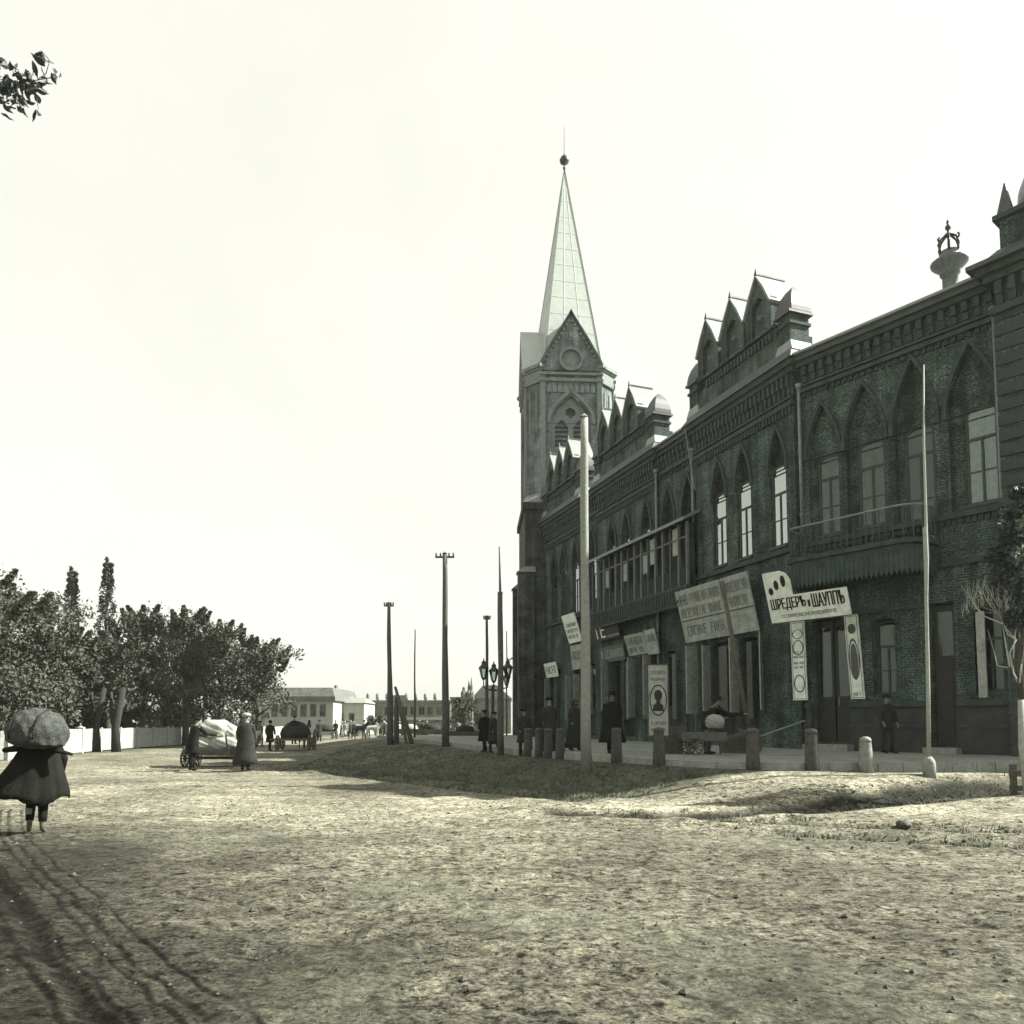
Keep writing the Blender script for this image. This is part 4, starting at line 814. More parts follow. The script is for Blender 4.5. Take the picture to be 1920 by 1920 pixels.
for (px, yt, D, r, sd, lab, low, n) in (
    (-30, 1035, 34, 3.6, 1, 'tallest rounded dark tree cut by the left edge of the picture', 1.6, 8000),
    (58, 1102, 38, 2.1, 2, 'broad leafy tree standing just right of the tallest tree at the left edge', 1.5, 6500),
    (118, 1165, 42, 2.4, 3, 'bushy tree in front of the first of the two poplars', 1.5, 5200),
    (205, 1190, 44, 2.3, 4, 'low dense tree with dark forked trunk below the taller poplar', 1.6, 5200),
    (268, 1118, 47, 2.5, 5, 'broad leafy tree just right of the taller poplar', 1.6, 7000),
    (350, 1120, 51, 3.1, 6, 'rounded leafy tree above the nearest loaded cart', 1.8, 7000),
    (415, 1148, 53, 2.9, 7, 'leafy tree second from the right end of the tree row', 1.9, 6500),
    (485, 1182, 55, 2.7, 8, 'smallest rounded tree at the right end of the tree row', 2.0, 5600)):
    x, y, z = pxt(px, yt, D); z = ptop(z, r); tree(lab, x, y, z, r, sd, n=int(n*2.6), low=low, group=TG, leaf=.105 if D > 40 else .09)
for (px, yt, D, r, sd, lab, n) in ((10, 1200, 36, 2.3, 41, 'low dark tree tucked under the tallest tree at the left edge', 6500), (90, 1190, 40, 2.2, 42, 'low bushy tree under the broad tree left of the poplars', 6000),
    (160, 1200, 46, 2.5, 43, 'dense low tree filling the gap between the two poplars', 6500), (240, 1180, 52, 2.8, 44, 'dense low tree behind the leaning dark stem', 6500), (310, 1150, 56, 2.9, 45, 'dense low tree behind the left end of the nearest cart', 7000), (385, 1165, 58, 2.8, 46, 'dense low tree behind the white load of the nearest cart', 7000), (455, 1195, 60, 2.7, 47, 'dense low tree behind the right end of the nearest cart', 6500)):
    x, y, z = pxt(px, yt, D); z = ptop(z, r); tree(lab, x, y, z, r, sd, n=int(n*2.0), low=.6, group=TG, leaf=.11)
def poplar(label, px, yt, D, seed, w=.62):
    x, y, h = pxt(px, yt, D); t = thing('poplar_tree', label, 'tree', ID, (x, y, 0), 'slender poplars rising above the other trees'); rnd = random.Random(seed)
    tb = MB().tube([(x, y, 0), (x, y, h*.5), (x, y, h*.93)], [.22, .14, .03], 8); cs = []
    for k in range(26):
        f = (k+.5)/26; zz = h*(.22+.72*f); a = k*2.4; rr = w*(1-f**2.2)*1.0+.1; e = (x+math.cos(a)*rr, y+math.sin(a)*rr, zz+.5)
        tb.tube([(x, y, zz-.6), e], [.05, .015], 5); cs.append((e[0], e[1], e[2], .42*(1-f)+.2)); cs.append((e[0], e[1], e[2]+.5, .25*(1-f)+.12))
    for sx in (-.32, .30): cs += [(x+sx, y, h*(.86+.035*j), .17-.03*j) for j in range(4)]
    tb.build('trunk', M['bark'], t, smooth=True); leaf_mesh('crown', cs, .13, M['leaf2'], t, 3600, 1.1, seed, squash=1.8)
poplar('shorter slender poplar, left of the two rising above the trees', 127, 1066, 60, 21); poplar('taller slender poplar, right of the two rising above the trees', 194, 1048, 60, 22, .6)
# tree stems and posts visible before the fence
for px, lab, w in ((186, 'dark bare tree stem before the white fence, left of a forked one', .22), (222, 'dark leaning tree stem before the white fence under the low trees', .26)):
    D = 40; x = (px-960)/FPX*D; st_ = thing('bare_tree', lab, 'tree', ID, (x, D, 0), 'bare stems by the fence')
    MB().tube([(x, D, -.1), (x-.1, D, 1.2), (x+.25, D, 3.4)], [w, w*.8, w*.6], 8).build('trunk', M['cloth_dark'], st_, smooth=True)
    MB().tube([(x-.05, D, .9), (x-.35, D, 1.9), (x-.5, D+.2, 3.2)], [w*.5, w*.4, w*.25], 7).build('limb', M['cloth_dark'], st_, smooth=True)
# undergrowth behind the fence, one uncountable mass
hg = bpy.data.objects.new('tmp_holder', None); ORG['tmp_holder'] = Vector((0, 0, 0)); rnd = random.Random(4)
cs = [(-25.5-8*rnd.random()-max(0, 8-k)*.3, 34+k*.5+rnd.uniform(-1, 1), rnd.uniform(.9, 2.6), rnd.uniform(.6, 1.1)) for k in range(70)]
ug = leaf_mesh('undergrowth', cs, .17, M['leaf2'], hg, 16000, 1.1, 91); ug.parent = None; ug['kind'] = 'stuff'; tag(ug, 'dark tangled undergrowth filling the space behind the white fence below the trees', 'bushes'); bpy.data.objects.remove(hg)
# whitewashed fence: panels of planks between posts
def fence(name, label, pts_, h):
    a0 = pts_[0]; t = thing(name, label, 'fence', ID, (a0[0], a0[1], 0))
    for (ax, ay), (bx, by) in zip(pts_[:-1], pts_[1:]):
        L = math.hypot(bx-ax, by-ay); n = max(1, round(L/2.4)); ux, uy = (bx-ax)/L, (by-ay)/L
        for i in range(n):
            s0 = i*L/n; px_, py_ = ax+ux*s0, ay+uy*s0; MB().box(px_-.07, px_+.07, py_-.07, py_+.07, -.1, h+.06).build('post', M['fence'], t)
            m = MB(); s = s0+.1; e = s0+L/n-.05
            while s < e:
                w = min(.17, e-s); j = .015*math.sin(s*37); q = lambda u, o_: (ax+ux*u-uy*o_, ay+uy*u+ux*o_)
                p0, p1, p2, p3 = q(s, -.015), q(s+w*.93, -.015), q(s+w*.93, .015), q(s, .015)
                m.hexa([(*p0, .04), (*p1, .04), (*p2, .04), (*p3, .04)], [(*p0, h+j), (*p1, h+j), (*p2, h+j), (*p3, h+j)]); s += .18
            m.build('plank_panel', M['fence'], t, kind='stuff')
fence('plank_fence', 'long low whitewashed plank fence in front of the leafy trees', [(-26, 27), (-20.5, 30.5), (-22.5, 41), (-23, 50), (-20.5, 57.5), (-17.5, 64)], 1.22)
# ------------------------------------------------------------------ near branch, top left
bt = thing('overhanging_tree', 'tree just beyond the left edge whose leafy branch tip hangs into the sky', 'tree', ID, (-8.6, 8.6, 0))
ORG[bt.name] = Vector((-8.6, 8.6, 0)); D = 8.0
MB().tube([(-8.6, 8.6, -.1), (-8.7, 8.6, 3), (-8.4, 8.4, 6)], [.24, .2, .15], 10).build('trunk', M['bark'], bt, smooth=True)
tip = at_d(70, 150, D); root_ = at_d(-260, 190, D)
MB().tube([(-8.4, 8.4, 5.8), tuple(root_), tuple(at_d(-40, 172, D)), tuple(at_d(40, 160, D)), tuple(tip)], [.09, .05, .025, .012, .006], 7).build('branch', M['bark'], bt, smooth=True)
LF = []
for v in range(4):
    rnd = random.Random(v); n_ = 7; vs = []; w = [0, .32, .45, .42, .3, .13, 0]
    for i in range(n_):
        u = i/(n_-1); zc = -.12*math.sin(u*math.pi)*rnd.uniform(.5, 1.5); vs += [(-w[i]*.5, u, zc+w[i]*.15), (0, u, zc-.04), (w[i]*.5, u, zc+w[i]*.15)]
    fs = []
    for i in range(n_-1):
        for j in range(2): a = i*3+j; fs.append((a, a+1, a+4, a+3))
    me = bpy.data.meshes.new('leaf'); me.from_pydata(vs, [], fs); me.materials.append(M['leaf_near']); LF.append(me)
rnd = random.Random(3)
spots = [(8, 148), (22, 160), (14, 172), (30, 150), (48, 152), (60, 150), (68, 158), (74, 142), (82, 152), (78, 160), (96, 136), (104, 132), (108, 146), (64, 168), (58, 176), (36, 178), (20, 186), (10, 192), (4, 180), (34, 196), (44, 200), (50, 190), (28, 204), (40, 210), (26, 124), (30, 118), (22, 130), (12, 136), (62, 112), (64, 120), (80, 98), (84, 103), (92, 116), (98, 118), (64, 205), (70, 208), (74, 192), (52, 142), (40, 140), (46, 128), (2, 155), (0, 166), (16, 146), (70, 168), (88, 146), (-14, 150), (-25, 170), (-18, 190), (-40, 160), (-50, 185), (-30, 130), (-70, 170), (-60, 200), (54, 160), (44, 166), (24, 172), (112, 138), (6, 200)]
spots += [(rnd.gauss(30, 28), rnd.gauss(162, 20)) for _ in range(80)]; spots = [q_ for q_ in spots if q_[0] < 84 or q_[1] < 150 and q_[0] < 113]
for (px, py) in spots:
    p = at_d(px+rnd.uniform(-3, 3), py+rnd.uniform(-3, 3), D+rnd.uniform(-.25, .25)); o = bpy.data.objects.new('leaf', rnd.choice(LF)); COL.objects.link(o); o.parent = bt
    o.location = p-ORG[bt.name]; s = rnd.uniform(.09, .17); o.scale = (s, s, s); o.rotation_euler = (rnd.uniform(-1.6, .3), rnd.uniform(-1, 1), rnd.uniform(0, 6.28))
    c = at_d((px+40)/2 if px > 0 else px, 165, D) if abs(py-165) > 18 else None
tw = MB()
for a, b in (((30, 162), (26, 122)), ((50, 156), (63, 114)), ((70, 150), (92, 118)), ((92, 116), (81, 99)), ((30, 165), (40, 205)), ((55, 158), (72, 205)), ((70, 150), (108, 134)), ((10, 168), (6, 198)), ((-20, 172), (-55, 200)), ((-10, 170), (-30, 132))):
    p, q = at_d(*a, D), at_d(*b, D); tw.tube([p, (p+q)/2+Vector((0, .05, .02)), q], [.006, .005, .003], 5)
tw.build('twigs', M['bark'], bt, kind='stuff')
# ------------------------------------------------------------------ young tree at the right edge
D = 14.6; bx = (1921-960)/FPX*D; z0 = gz(bx, D)
yt = thing('young_tree', 'young tree at the right edge with whitewashed trunk and pale bare twigs reaching left', 'tree', ID, (bx, D, z0)); 
pp = lambda x, y, dd=0: at_d(x, y, D+dd)
MB().tube([(bx, D, z0-.1), tuple(pp(1917, 1400)), tuple(pp(1915, 1312))], [.085, .07, .06], 9).build('whitewashed_trunk', M['bark_white'], yt, smooth=True)
MB().tube([tuple(pp(1915, 1312)), tuple(pp(1912, 1250)), tuple(pp(1925, 1120)), tuple(pp(1940, 960))], [.058, .05, .04, .02], 8).build('trunk', M['bark'], yt, smooth=True)
rnd = random.Random(8)
tws = [([(1914, 1290), (1900, 1262), (1893, 1225), (1905, 1200), (1888, 1180), (1872, 1150), (1860, 1130)], .022), ([(1893, 1250), (1885, 1205), (1880, 1170), (1868, 1120)], .016), ([(1888, 1252), (1870, 1248), (1862, 1215), (1852, 1180)], .014),
       ([(1905, 1200), (1890, 1190), (1880, 1165), (1878, 1130), (1890, 1110)], .013), ([(1845, 1155), (1830, 1140), (1815, 1115), (1802, 1098)], .013), ([(1880, 1170), (1845, 1155), (1826, 1130), (1812, 1102)], .014),
       ([(1868, 1150), (1850, 1125), (1838, 1100)], .011), ([(1870, 1135), (1858, 1112), (1850, 1098)], .010), ([(1876, 1140), (1872, 1118), (1868, 1102)], .009), ([(1884, 1150), (1888, 1128), (1892, 1115)], .009), ([(1900, 1235), (1903, 1190), (1910, 1160)], .014),
       ([(1828, 1135), (1820, 1112), (1816, 1100)], .008), ([(1845, 1130), (1840, 1112), (1832, 1100)], .008), ([(1912, 1280), (1916, 1230), (1911, 1185)], .016), ([(1862, 1145), (1846, 1140), (1835, 1122)], .008)]
for P, w in tws:
    pts_ = [tuple(pp(x, y, .25*math.sin(i*1.7+w*300))) for i, (x, y) in enumerate(P)]; MB().tube(pts_, [w*(1-.75*i/(len(P)-1)) for i in range(len(P))], 6).build('bare_twig', M['twig'], yt, smooth=True)
fz = MB()
for k in range(90):
    x = rnd.uniform(1805, 1900); y = 1130-22*math.sin((x-1800)/100*2.6)+rnd.uniform(-12, 30); a = pp(x, y, rnd.uniform(-.3, .3)); fz.tube([a, a+Vector((rnd.uniform(-.09, .05), rnd.uniform(-.1, .1), rnd.uniform(.1, .24)))], [.006, .002], 4)
fz.build('twig_ends', M['twig'], yt, kind='stuff')
cs = []
for (x, y, r) in ((1905, 960, .28), (1895, 1000, .3), (1920, 990, .5), (1875, 1030, .2), (1890, 1050, .34), (1925, 1060, .6), (1905, 1100, .42), (1880, 1085, .25), (1930, 1140, .5), (1905, 1160, .25), (1955, 1000, .7), (1960, 1110, .7), (1985, 1040, .8), (1960, 930, .4), (1860, 1045, .12), (1908, 925, .16)):
    p = pp(x, y); cs.append((p.x, p.y, p.z, r))
leaf_mesh('crown', cs, .055, M['leaf_near'], yt, 5200, 1.0, 31)
cs2 = [(pp(x, y).x, pp(x, y).y-.35, pp(x, y).z, r) for x, y, r in ((1905, 1000, .2), (1890, 1050, .2), (1912, 1075, .16), (1905, 990, .2))]
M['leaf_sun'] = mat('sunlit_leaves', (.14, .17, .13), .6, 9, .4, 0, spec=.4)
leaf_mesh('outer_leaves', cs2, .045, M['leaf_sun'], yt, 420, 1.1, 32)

# ================================================================== POLES, LAMPS, BOLLARDS
def pole(name, label, cat, px, ytop, ybase, D, r0, r1, m, arm=None, group=None, lean=0, zb=None):
    x = (px-960)/FPX*D; z0 = gz(x, D) if zb is None else zb; top = at_d(px+lean, ytop, D)
    t = thing(name, label, cat, ID, (x, D, z0), group)
    mb = MB().tube([(x, D, z0-.15)]+[(x+(top.x-x)*f+.012*math.sin(f*9+px), D+.01*math.sin(f*7), z0+(top.z-z0)*f) for f in (.15, .35, .55, .75, .9, 1)], [r0*1.12, r0*1.03, r0*.97, r0*.9+(r1-r0)*.35, r0+(r1-r0)*.6, r0+(r1-r0)*.85, r1], 12)
    mb.build('shaft', m, t, smooth=True)
    MB().tube([(top.x, D, top.z), (top.x, D, top.z+.08)], [r1*1.25, r1*.3], 10).build('cap', m, t)
    if arm:
        w, z_ = arm; MB().box(top.x-w, top.x+w, D-.05, D+.05, top.z-z_-.07, top.z-z_).build('crossarm', M['wood_dark'], t)
        for sx in (-1, -.5, .5, 1): MB().lathe([(.03, 0), (.045, .03), (.03, .07), (.05, .1), (.02, .16)], (top.x+sx*w*.9, D, top.z-z_+.001), 8).build('insulator', M['sign_mid'], t, smooth=True)
    # heaped earth at the foot
    return t
TP = 'timber poles along the street'
pole('telegraph_pole', 'thick smooth timber pole in front of the building, sunlit pale in its upper half', 'pole', 1098, 782, 1430, 18.9, .125, .095, M['wood_pale'], group=TP, lean=-3)
pole('telegraph_pole', 'tall dark timber pole with a short crossarm standing alone on the grass verge', 'pole', 836, 1038, 1412, 32.5, .15, .1, M['wood_pole'], (.42, .12), TP, lean=-2)
pole('telegraph_pole', 'farther timber pole with a leaning strut beside a short post', 'pole', 733, 1131, 1408, 38, .15, .08, M['wood_pole'], (.25, .1), TP, lean=-4)
pole('telegraph_pole', 'pale slender mast in two lengths just right of the three-lantern lamp post', 'pole', 939, 1112, 1420, 25.5, .11, .085, M['wood_pole'], None, TP, lean=-1)
x = (938-960)/FPX*25.5; MB().tube([at_d(938, 1120, 25.5), at_d(936, 1025, 25.5)], [.05, .02], 8).build('upper_mast', M['pipe'], bpy.data.objects['telegraph_pole.003'], smooth=True)
pole('telegraph_pole', 'thin dark pole with small crossarm rising behind the street lanterns', 'pole', 913, 1156, 1400, 42, .1, .07, M['wood_dark'], (.2, .1), TP)
pole('telegraph_pole', 'very thin distant mast right of the strutted pole', 'pole', 778, 1182, 1400, 44, .06, .03, M['wood_dark'], None, TP)
pole('telegraph_pole', 'faint thin mast just left of the church tower', 'pole', 950, 1185, 1400, 50, .05, .03, M['wood_dark'], None, TP)
st = bpy.data.objects['telegraph_pole.002']
a = at_d(741, 1288, 37.8); MB().tube([tuple(a), ((779-960)/FPX*37.0, 37.0, 0)], [.07, .13], 9).build('strut', M['wood_dark'], st, smooth=True)
a = at_d(744, 1335, 38); MB().tube([((744-960)/FPX*38, 38, 0), tuple(at_d(744, 1306, 38))], [.15, .1], 9).build('stub_post', M['wood_dark'], st, smooth=True)
MB().tube([tuple(at_d(746, 1312, 38)), ((767-960)/FPX*37, 37, 0)], [.05, .07], 8).build('short_strut', M['wood_dark'], st, smooth=True)
# tall thin flagpole at the right with a pedestal
D = 15.9; fx_ = (1737-960)/FPX*D; fp = thing('flagpole', 'tall thin pale flagpole on a short pedestal at the edge of the sidewalk', 'flagpole', ID, (fx_, D, gz(fx_, D)))
z0 = ORG[fp.name].z; tp_ = at_d(1731, 684, D); pts_ = [(fx_+(tp_.x-fx_)*f+.012*math.sin(f*14), D, z0+.3+(tp_.z-z0-.3)*f) for f in (0, .2, .4, .5, .6, .8, 1)]
MB().tube(pts_, [.045, .042, .038, .05, .03, .024, .014], 8).build('shaft', M['pole_white'], fp, smooth=True)
MB().tube([pts_[3], (pts_[3][0], D, pts_[3][2]+.7)], [.055, .05], 8).build('splice_band', M['pole_white'], fp)
MB().lathe([(.13, -.1), (.125, .28), (.1, .34), (.06, .4)], (fx_, D, z0), 12).build('pedestal', M['stone'], fp, smooth=True)
# leaning thin dark pole before the large grey signboard
a = at_d(1394, 1335, 21.5); sp_ = MB().tube([at_d(1354, 1090, 21.5), ((1409-960)/FPX*21.5, 21.5, .67)], [.055, .08], 8).build('leaning_post', M['wood_dark'], None, ID, (a.x, a.y, .67), True)
tag(sp_, 'dark timber post leaning across the front of the large grey signboard', 'post')
# bollards along the kerb
BL = [(990, 1413, 'squat dark bollard farthest along the kerb, beside the tower foot'), (1011, 1414, 'second farthest dark bollard by the tower foot'), (1028, 1416, 'dark bollard third from the far end of the kerb row'),
      (1050, 1420, 'dark bollard just left of the thick timber pole'), (1155, 1427, 'dark bollard in front of the standing dark-clothed man right of the thick pole'), (1234, 1425, 'bollard standing directly below the portrait signboard'),
      (1409, 1432, 'thick shaded bollard below the leaning post and large grey signboard'), (1519, 1432, 'shaded bollard in front of the shop door with the handrail'), (1615, 1437, 'sunlit pale bollard with one dark side, nearest the flagpole')]
b0 = None
for i, (px, yb, lab) in enumerate(BL):
    # stand just outside the kerb line
    best = None
    for k in range(400):
        D_ = 14+k*.05; x = (px-960)/FPX*D_; zz, dd = height(np.array([x]), np.array([D_]), False)
        if .05 < dd[0] < .34: best = (x, D_)
        if dd[0] < .05 and best: break
    x, D_ = best or (0, 20); z0 = gz(x, D_)
    if b0 is None:
        b0 = thing('bollard', lab, 'bollard', ID, (x, D_, z0), 'stone bollards along the kerb')
        MB().lathe([(.16, -.15), (.15, .2), (.125, .78), (.12, .82)], (x, D_, z0), 14).build('shaft', M['bollard_shaded'], b0, smooth=True)
        MB().lathe([(.135, .80), (.135, .86), (.11, .9), (.04, .92)], (x, D_, z0), 14).build('cap', M['bollard_shaded'], b0, smooth=True)
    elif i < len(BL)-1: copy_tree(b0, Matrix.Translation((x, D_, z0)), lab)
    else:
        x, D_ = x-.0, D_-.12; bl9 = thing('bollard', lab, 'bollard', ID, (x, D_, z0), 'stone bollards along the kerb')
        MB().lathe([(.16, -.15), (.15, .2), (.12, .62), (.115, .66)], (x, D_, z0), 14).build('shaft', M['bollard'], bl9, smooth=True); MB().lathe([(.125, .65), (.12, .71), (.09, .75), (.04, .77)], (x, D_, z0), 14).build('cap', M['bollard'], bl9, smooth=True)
# three-lantern street lamp
def lantern(t, x, y, z, s=1.0):
    l = MB().lathe([(.05*s, 0), (.09*s, .06*s), (.1*s, .1*s)], (x, y, z), 6).build('lantern', M['iron'], t)
    MB().lathe([(.1*s, .101*s), (.19*s, .5*s)], (x, y, z), 6).build('glass', M['glass'], l)
    for k in range(6):
        a = k*math.pi/3; MB().tube([(x+.1*s*math.cos(a), y+.1*s*math.sin(a), z+.1*s), (x+.195*s*math.cos(a), y+.195*s*math.sin(a), z+.5*s)], .012, 4).build('bar', M['iron'], l)
    MB().lathe([(.24*s, .5*s), (.22*s, .55*s), (.1*s, .68*s), (.09*s, .74*s), (.12*s, .76*s), (.04*s, .84*s), (.01*s, .96*s)], (x, y, z), 6).build('hood', M['iron'], l)
D = 31; lx = (924-960)/FPX*D; lt = thing('street_lamp', 'ornate black iron street lamp with three lanterns left of the church tower', 'street lamp', ID, (lx, D, gz(lx, D))); z0 = ORG[lt.name].z
zt = at_d(924, 1284, D).z
MB().lathe([(.2, -.05), (.2, .2), (.14, .3), (.12, .9), (.15, 1.0), (.07, 1.2), (.055, 2.2), (.08, 2.3), (.05, 2.4), (.045, zt-z0)], (lx, D, z0), 12).build('column', M['iron'], lt, smooth=True)
for dx, zz in ((-.38, zt+.1), (.04, zt-.02), (.62, zt+.12)):
    MB().tube([(lx, D, zt-.25), (lx+dx*.6, D, zt-.18), (lx+dx, D, zt-.1), (lx+dx, D, zz+.12)], [.04, .035, .03, .025], 6).build('arm', M['iron'], lt, smooth=True); lantern(lt, lx+dx, D-.05*abs(dx), zz+.1, .95)
# bracket lamp on the tower corner
bl_ = thing('bracket_lamp', 'curled iron bracket on the tower corner carrying a small lantern', 'lamp', ID, (.2, 44.5, 4)); q = lambda x, y: tuple(at_d(x, y, 44.5))
MB().tube([q(968, 1300), q(968, 1240), q(960, 1234), q(951, 1240), q(949, 1262)], [.04, .05, .05, .045, .03], 7).build('bracket', M['iron'], bl_, smooth=True)
lantern(bl_, q(950, 1285)[0], 44.5, q(950, 1287)[2], 1.05)

# ================================================================== FAR BUILDINGS
def windows_on(t, xs, y, z0, z1, w, m, gl, sx=1):
    for x in xs:
        f = MB().box(x-w/2-.08, x+w/2+.08, y-.06, y+.01, z0-.1, z1+.12).build('window', m, t)
        MB().box(x-w/2, x-.03, y-.09, y-.062, z0, z1).build('pane', gl, f); MB().box(x+.03, x+w/2, y-.09, y-.062, z0, z1).build('pane', gl, f)
D = 92; X = lambda px, d=D: (px-960)/FPX*d; Zc = lambda py, d=D: at_d(700, py, d).z
fb = thing('white_house', 'low white house with dark roof at the far end of the street', 'house', ID, (X(575), D, 0))
MB().box(X(470), X(625), D, D+14, 0, Zc(1314)).build('wall', M['white_wall'], fb); MB().box(X(462), X(630), D-.4, D+14.4, Zc(1314)+.01, Zc(1306)).build('cornice', M['far_dark'], fb)
MB().hexa([(X(462), D-.3, Zc(1306)+.01), (X(628), D-.3, Zc(1306)+.01), (X(628), D+14, Zc(1306)+.01), (X(462), D+14, Zc(1306)+.01)], [(X(466), D+.3, Zc(1289)), (X(622), D+.3, Zc(1289)), (X(622), D+13, Zc(1289)), (X(466), D+13, Zc(1289))]).build('roof', M['far_roof'], fb)
MB().box(X(612), X(616), D+4, D+5, Zc(1300), Zc(1282)).build('chimney', M['far_dark'], fb)
windows_on(fb, [X(p) for p in (516, 534, 552, 570, 588, 606)], D-.02, Zc(1342), Zc(1322), .6, M['far_dark'], M['glass'])
MB().box(X(560), X(563), D-.12, D-.04, 0, Zc(1322)).build('pilaster', M['white_wall'], fb)
fb2 = thing('white_annex', 'plain white hall with shallow roof adjoining the far white house', 'house', ID, (X(655, 97), 97, 0)); D2 = 97
MB().box(X(622, D2), X(683, D2), D2, D2+15, 0, Zc(1318, D2)).build('wall', M['white_wall'], fb2)
MB().hexa([(X(618, D2), D2-.3, Zc(1318, D2)+.01), (X(686, D2), D2-.3, Zc(1318, D2)+.01), (X(686, D2), D2+15, Zc(1318, D2)+.01), (X(618, D2), D2+15, Zc(1318, D2)+.01)], [(X(626, D2), D2+4, Zc(1302, D2)), (X(672, D2), D2+4, Zc(1307, D2)), (X(672, D2), D2+11, Zc(1307, D2)), (X(626, D2), D2+11, Zc(1302, D2))]).build('roof', M['grey_wall'], fb2)
windows_on(fb2, [X(640, D2), X(660, D2)], D2-.02, Zc(1352, D2), Zc(1338, D2), .6, M['grey_wall'], M['glass'])
D3 = 105; fb3 = thing('arcade_building', 'low grey building with urns along its parapet at the far end of the street', 'building', ID, (X(755, D3), D3, 0))
MB().box(X(680, D3), X(845, D3), D3, D3+12, 0, Zc(1318, D3)).build('wall', M['grey_wall'], fb3); MB().box(X(678, D3), X(847, D3), D3-.4, D3+12.3, Zc(1318, D3)+.01, Zc(1313, D3)).build('parapet', M['far_dark'], fb3)
MB().box(X(682, D3), X(840, D3), D3-.8, D3-.01, 1.9, 2.25).build('awning', M['white_wall'], fb3)
for k in range(9): MB().lathe([(.12, 0), (.3, .3), (.22, .5), (.28, .7), (.02, 1.1)], (X(690+k*18, D3), D3, Zc(1313, D3)+.01), 8).build('urn', M['grey_wall'], fb3, smooth=True)
windows_on(fb3, [X(695+k*16, D3) for k in range(9)], D3-.02, Zc(1340, D3), Zc(1326, D3), .7, M['far_dark'], M['glass'])
MB().prism([(X(724, D3), Zc(1312, D3)), (X(764, D3), Zc(1312, D3)), (X(756, D3), Zc(1303, D3)), (X(732, D3), Zc(1303, D3))], D3+1, D3+2).build('attic', M['grey_wall'], fb3)
D4 = 78; fb4 = thing('small_dark_building', 'small dark building with pinnacles beside a pale gabled wall, left of the street lamp', 'building', ID, (X(875, D4), D4, 0))
MB().box(X(846, D4), X(886, D4), D4, D4+10, 0, Zc(1312, D4)).build('wall', M['far_dark'], fb4); MB().box(X(844, D4), X(888, D4), D4-.2, D4+10, Zc(1312, D4)+.01, Zc(1307, D4)).build('cornice', M['far_dark'], fb4)
for px, yy in ((868, 1296), (878, 1284), (883, 1278)): MB().lathe([(.3, 0), (.3, .5), (.12, .8), (.15, 1.0), (.02, Zc(yy, D4)-Zc(1307, D4)+.5)], (X(px, D4), D4+1, Zc(1307, D4)+.01), 8).build('pinnacle', M['far_dark'], fb4)
windows_on(fb4, [X(858, D4), X(872, D4)], D4-.02, 1.4, 2.6, .5, M['grey_wall'], M['glass'])
D5 = 80; fb5 = thing('pale_gabled_house', 'pale plastered house with gabled roof behind the street lamp', 'house', ID, (X(915, D5), D5, 0))
MB().box(X(886, D5), X(958, D5), D5, D5+12, 0, Zc(1310, D5)).build('wall', M['grey_wall'], fb5)
MB().prism([(X(884, D5), Zc(1310, D5)+.01), (X(960, D5), Zc(1310, D5)+.01), (X(930, D5), Zc(1284, D5)), (X(905, D5), Zc(1286, D5))], D5-.2, D5+12).build('roof', M['roof_metal'], fb5)
windows_on(fb5, [X(898, D5), X(912, D5)], D5-.02, 1.3, 2.5, .6, M['far_dark'], M['glass'])
# ragged line of trees and sheds on the horizon left and between
for i, (px, yt_, D_, r) in enumerate(((868, 1318, 72, 1.3), (705, 1352, 88, .8))):
    x, y, z = pxt(px, yt_, D_); tree(('small bushy tree before the small dark building', 'tiny shrub-like tree among the distant crowd')[i], x, y, z, r, 60+i, n=1500, low=.5, leaf=.14, tr=.08)
# ================================================================== SIGNS
def glyph_bars(x0, x1, z0, z1, y, n, seed, mb=None, full=.8):
    """rows of illegible letter strokes"""
    rnd = random.Random(seed); m = mb or MB(); w = (x1-x0)/n
    for i in range(n):
        if rnd.random() > .93: continue
        a = x0+i*w+w*.12; b = x0+(i+1)*w-w*.12; t = w*.2; k = rnd.randrange(5)
        m.box(a, a+t, y-.006, y, z0, z1)
        if k in (0, 1, 3): m.box(b-t, b, y-.006, y, z0, z1)
        if k in (1, 2): m.box(a+t, b-t if k == 1 else b, y-.006, y, (z0+z1)/2-t*.4, (z0+z1)/2+t*.4)
        if k in (2, 3, 4): m.box(a+t, b-t if k == 3 else b, y-.006, y, z1-t*.9, z1)
        if k == 4: m.box(a+t, b, y-.006, y, z0, z0+t*.9)
    return m
def text(s, x0, x1, z0, z1, y, bold=.006):
    cu = bpy.data.curves.new('lettering', 'FONT'); cu.body = s; cu.size = 1; cu.extrude = .004; cu.offset = 0; cu.resolution_u = 3
    o = bpy.data.objects.new('lettering', cu); COL.objects.link(o); bpy.context.view_layer.update()
    me = bpy.data.meshes.new_from_object(o.evaluated_get(bpy.context.evaluated_depsgraph_get())); bpy.data.objects.remove(o); bpy.data.curves.remove(cu)
    me2 = me; P = [v.co.copy() for v in me.vertices]; xs = [p.x for p in P]; ys = [p.y for p in P]; a, b, c, d = min(xs), max(xs), min(ys), max(ys)
    m = MB(); fs_ = [tuple(f.vertices) for f in me.polygons]; bpy.data.meshes.remove(me)
    for k in range(5): sh = k*bold; m.add([(x0+(p.x-a)/(b-a)*(x1-x0-bold*5)+sh, y-p.z*.8-.003-k*.0004, z0+(p.y-c)/(d-c)*(z1-z0)) for p in P], fs_)
    return m
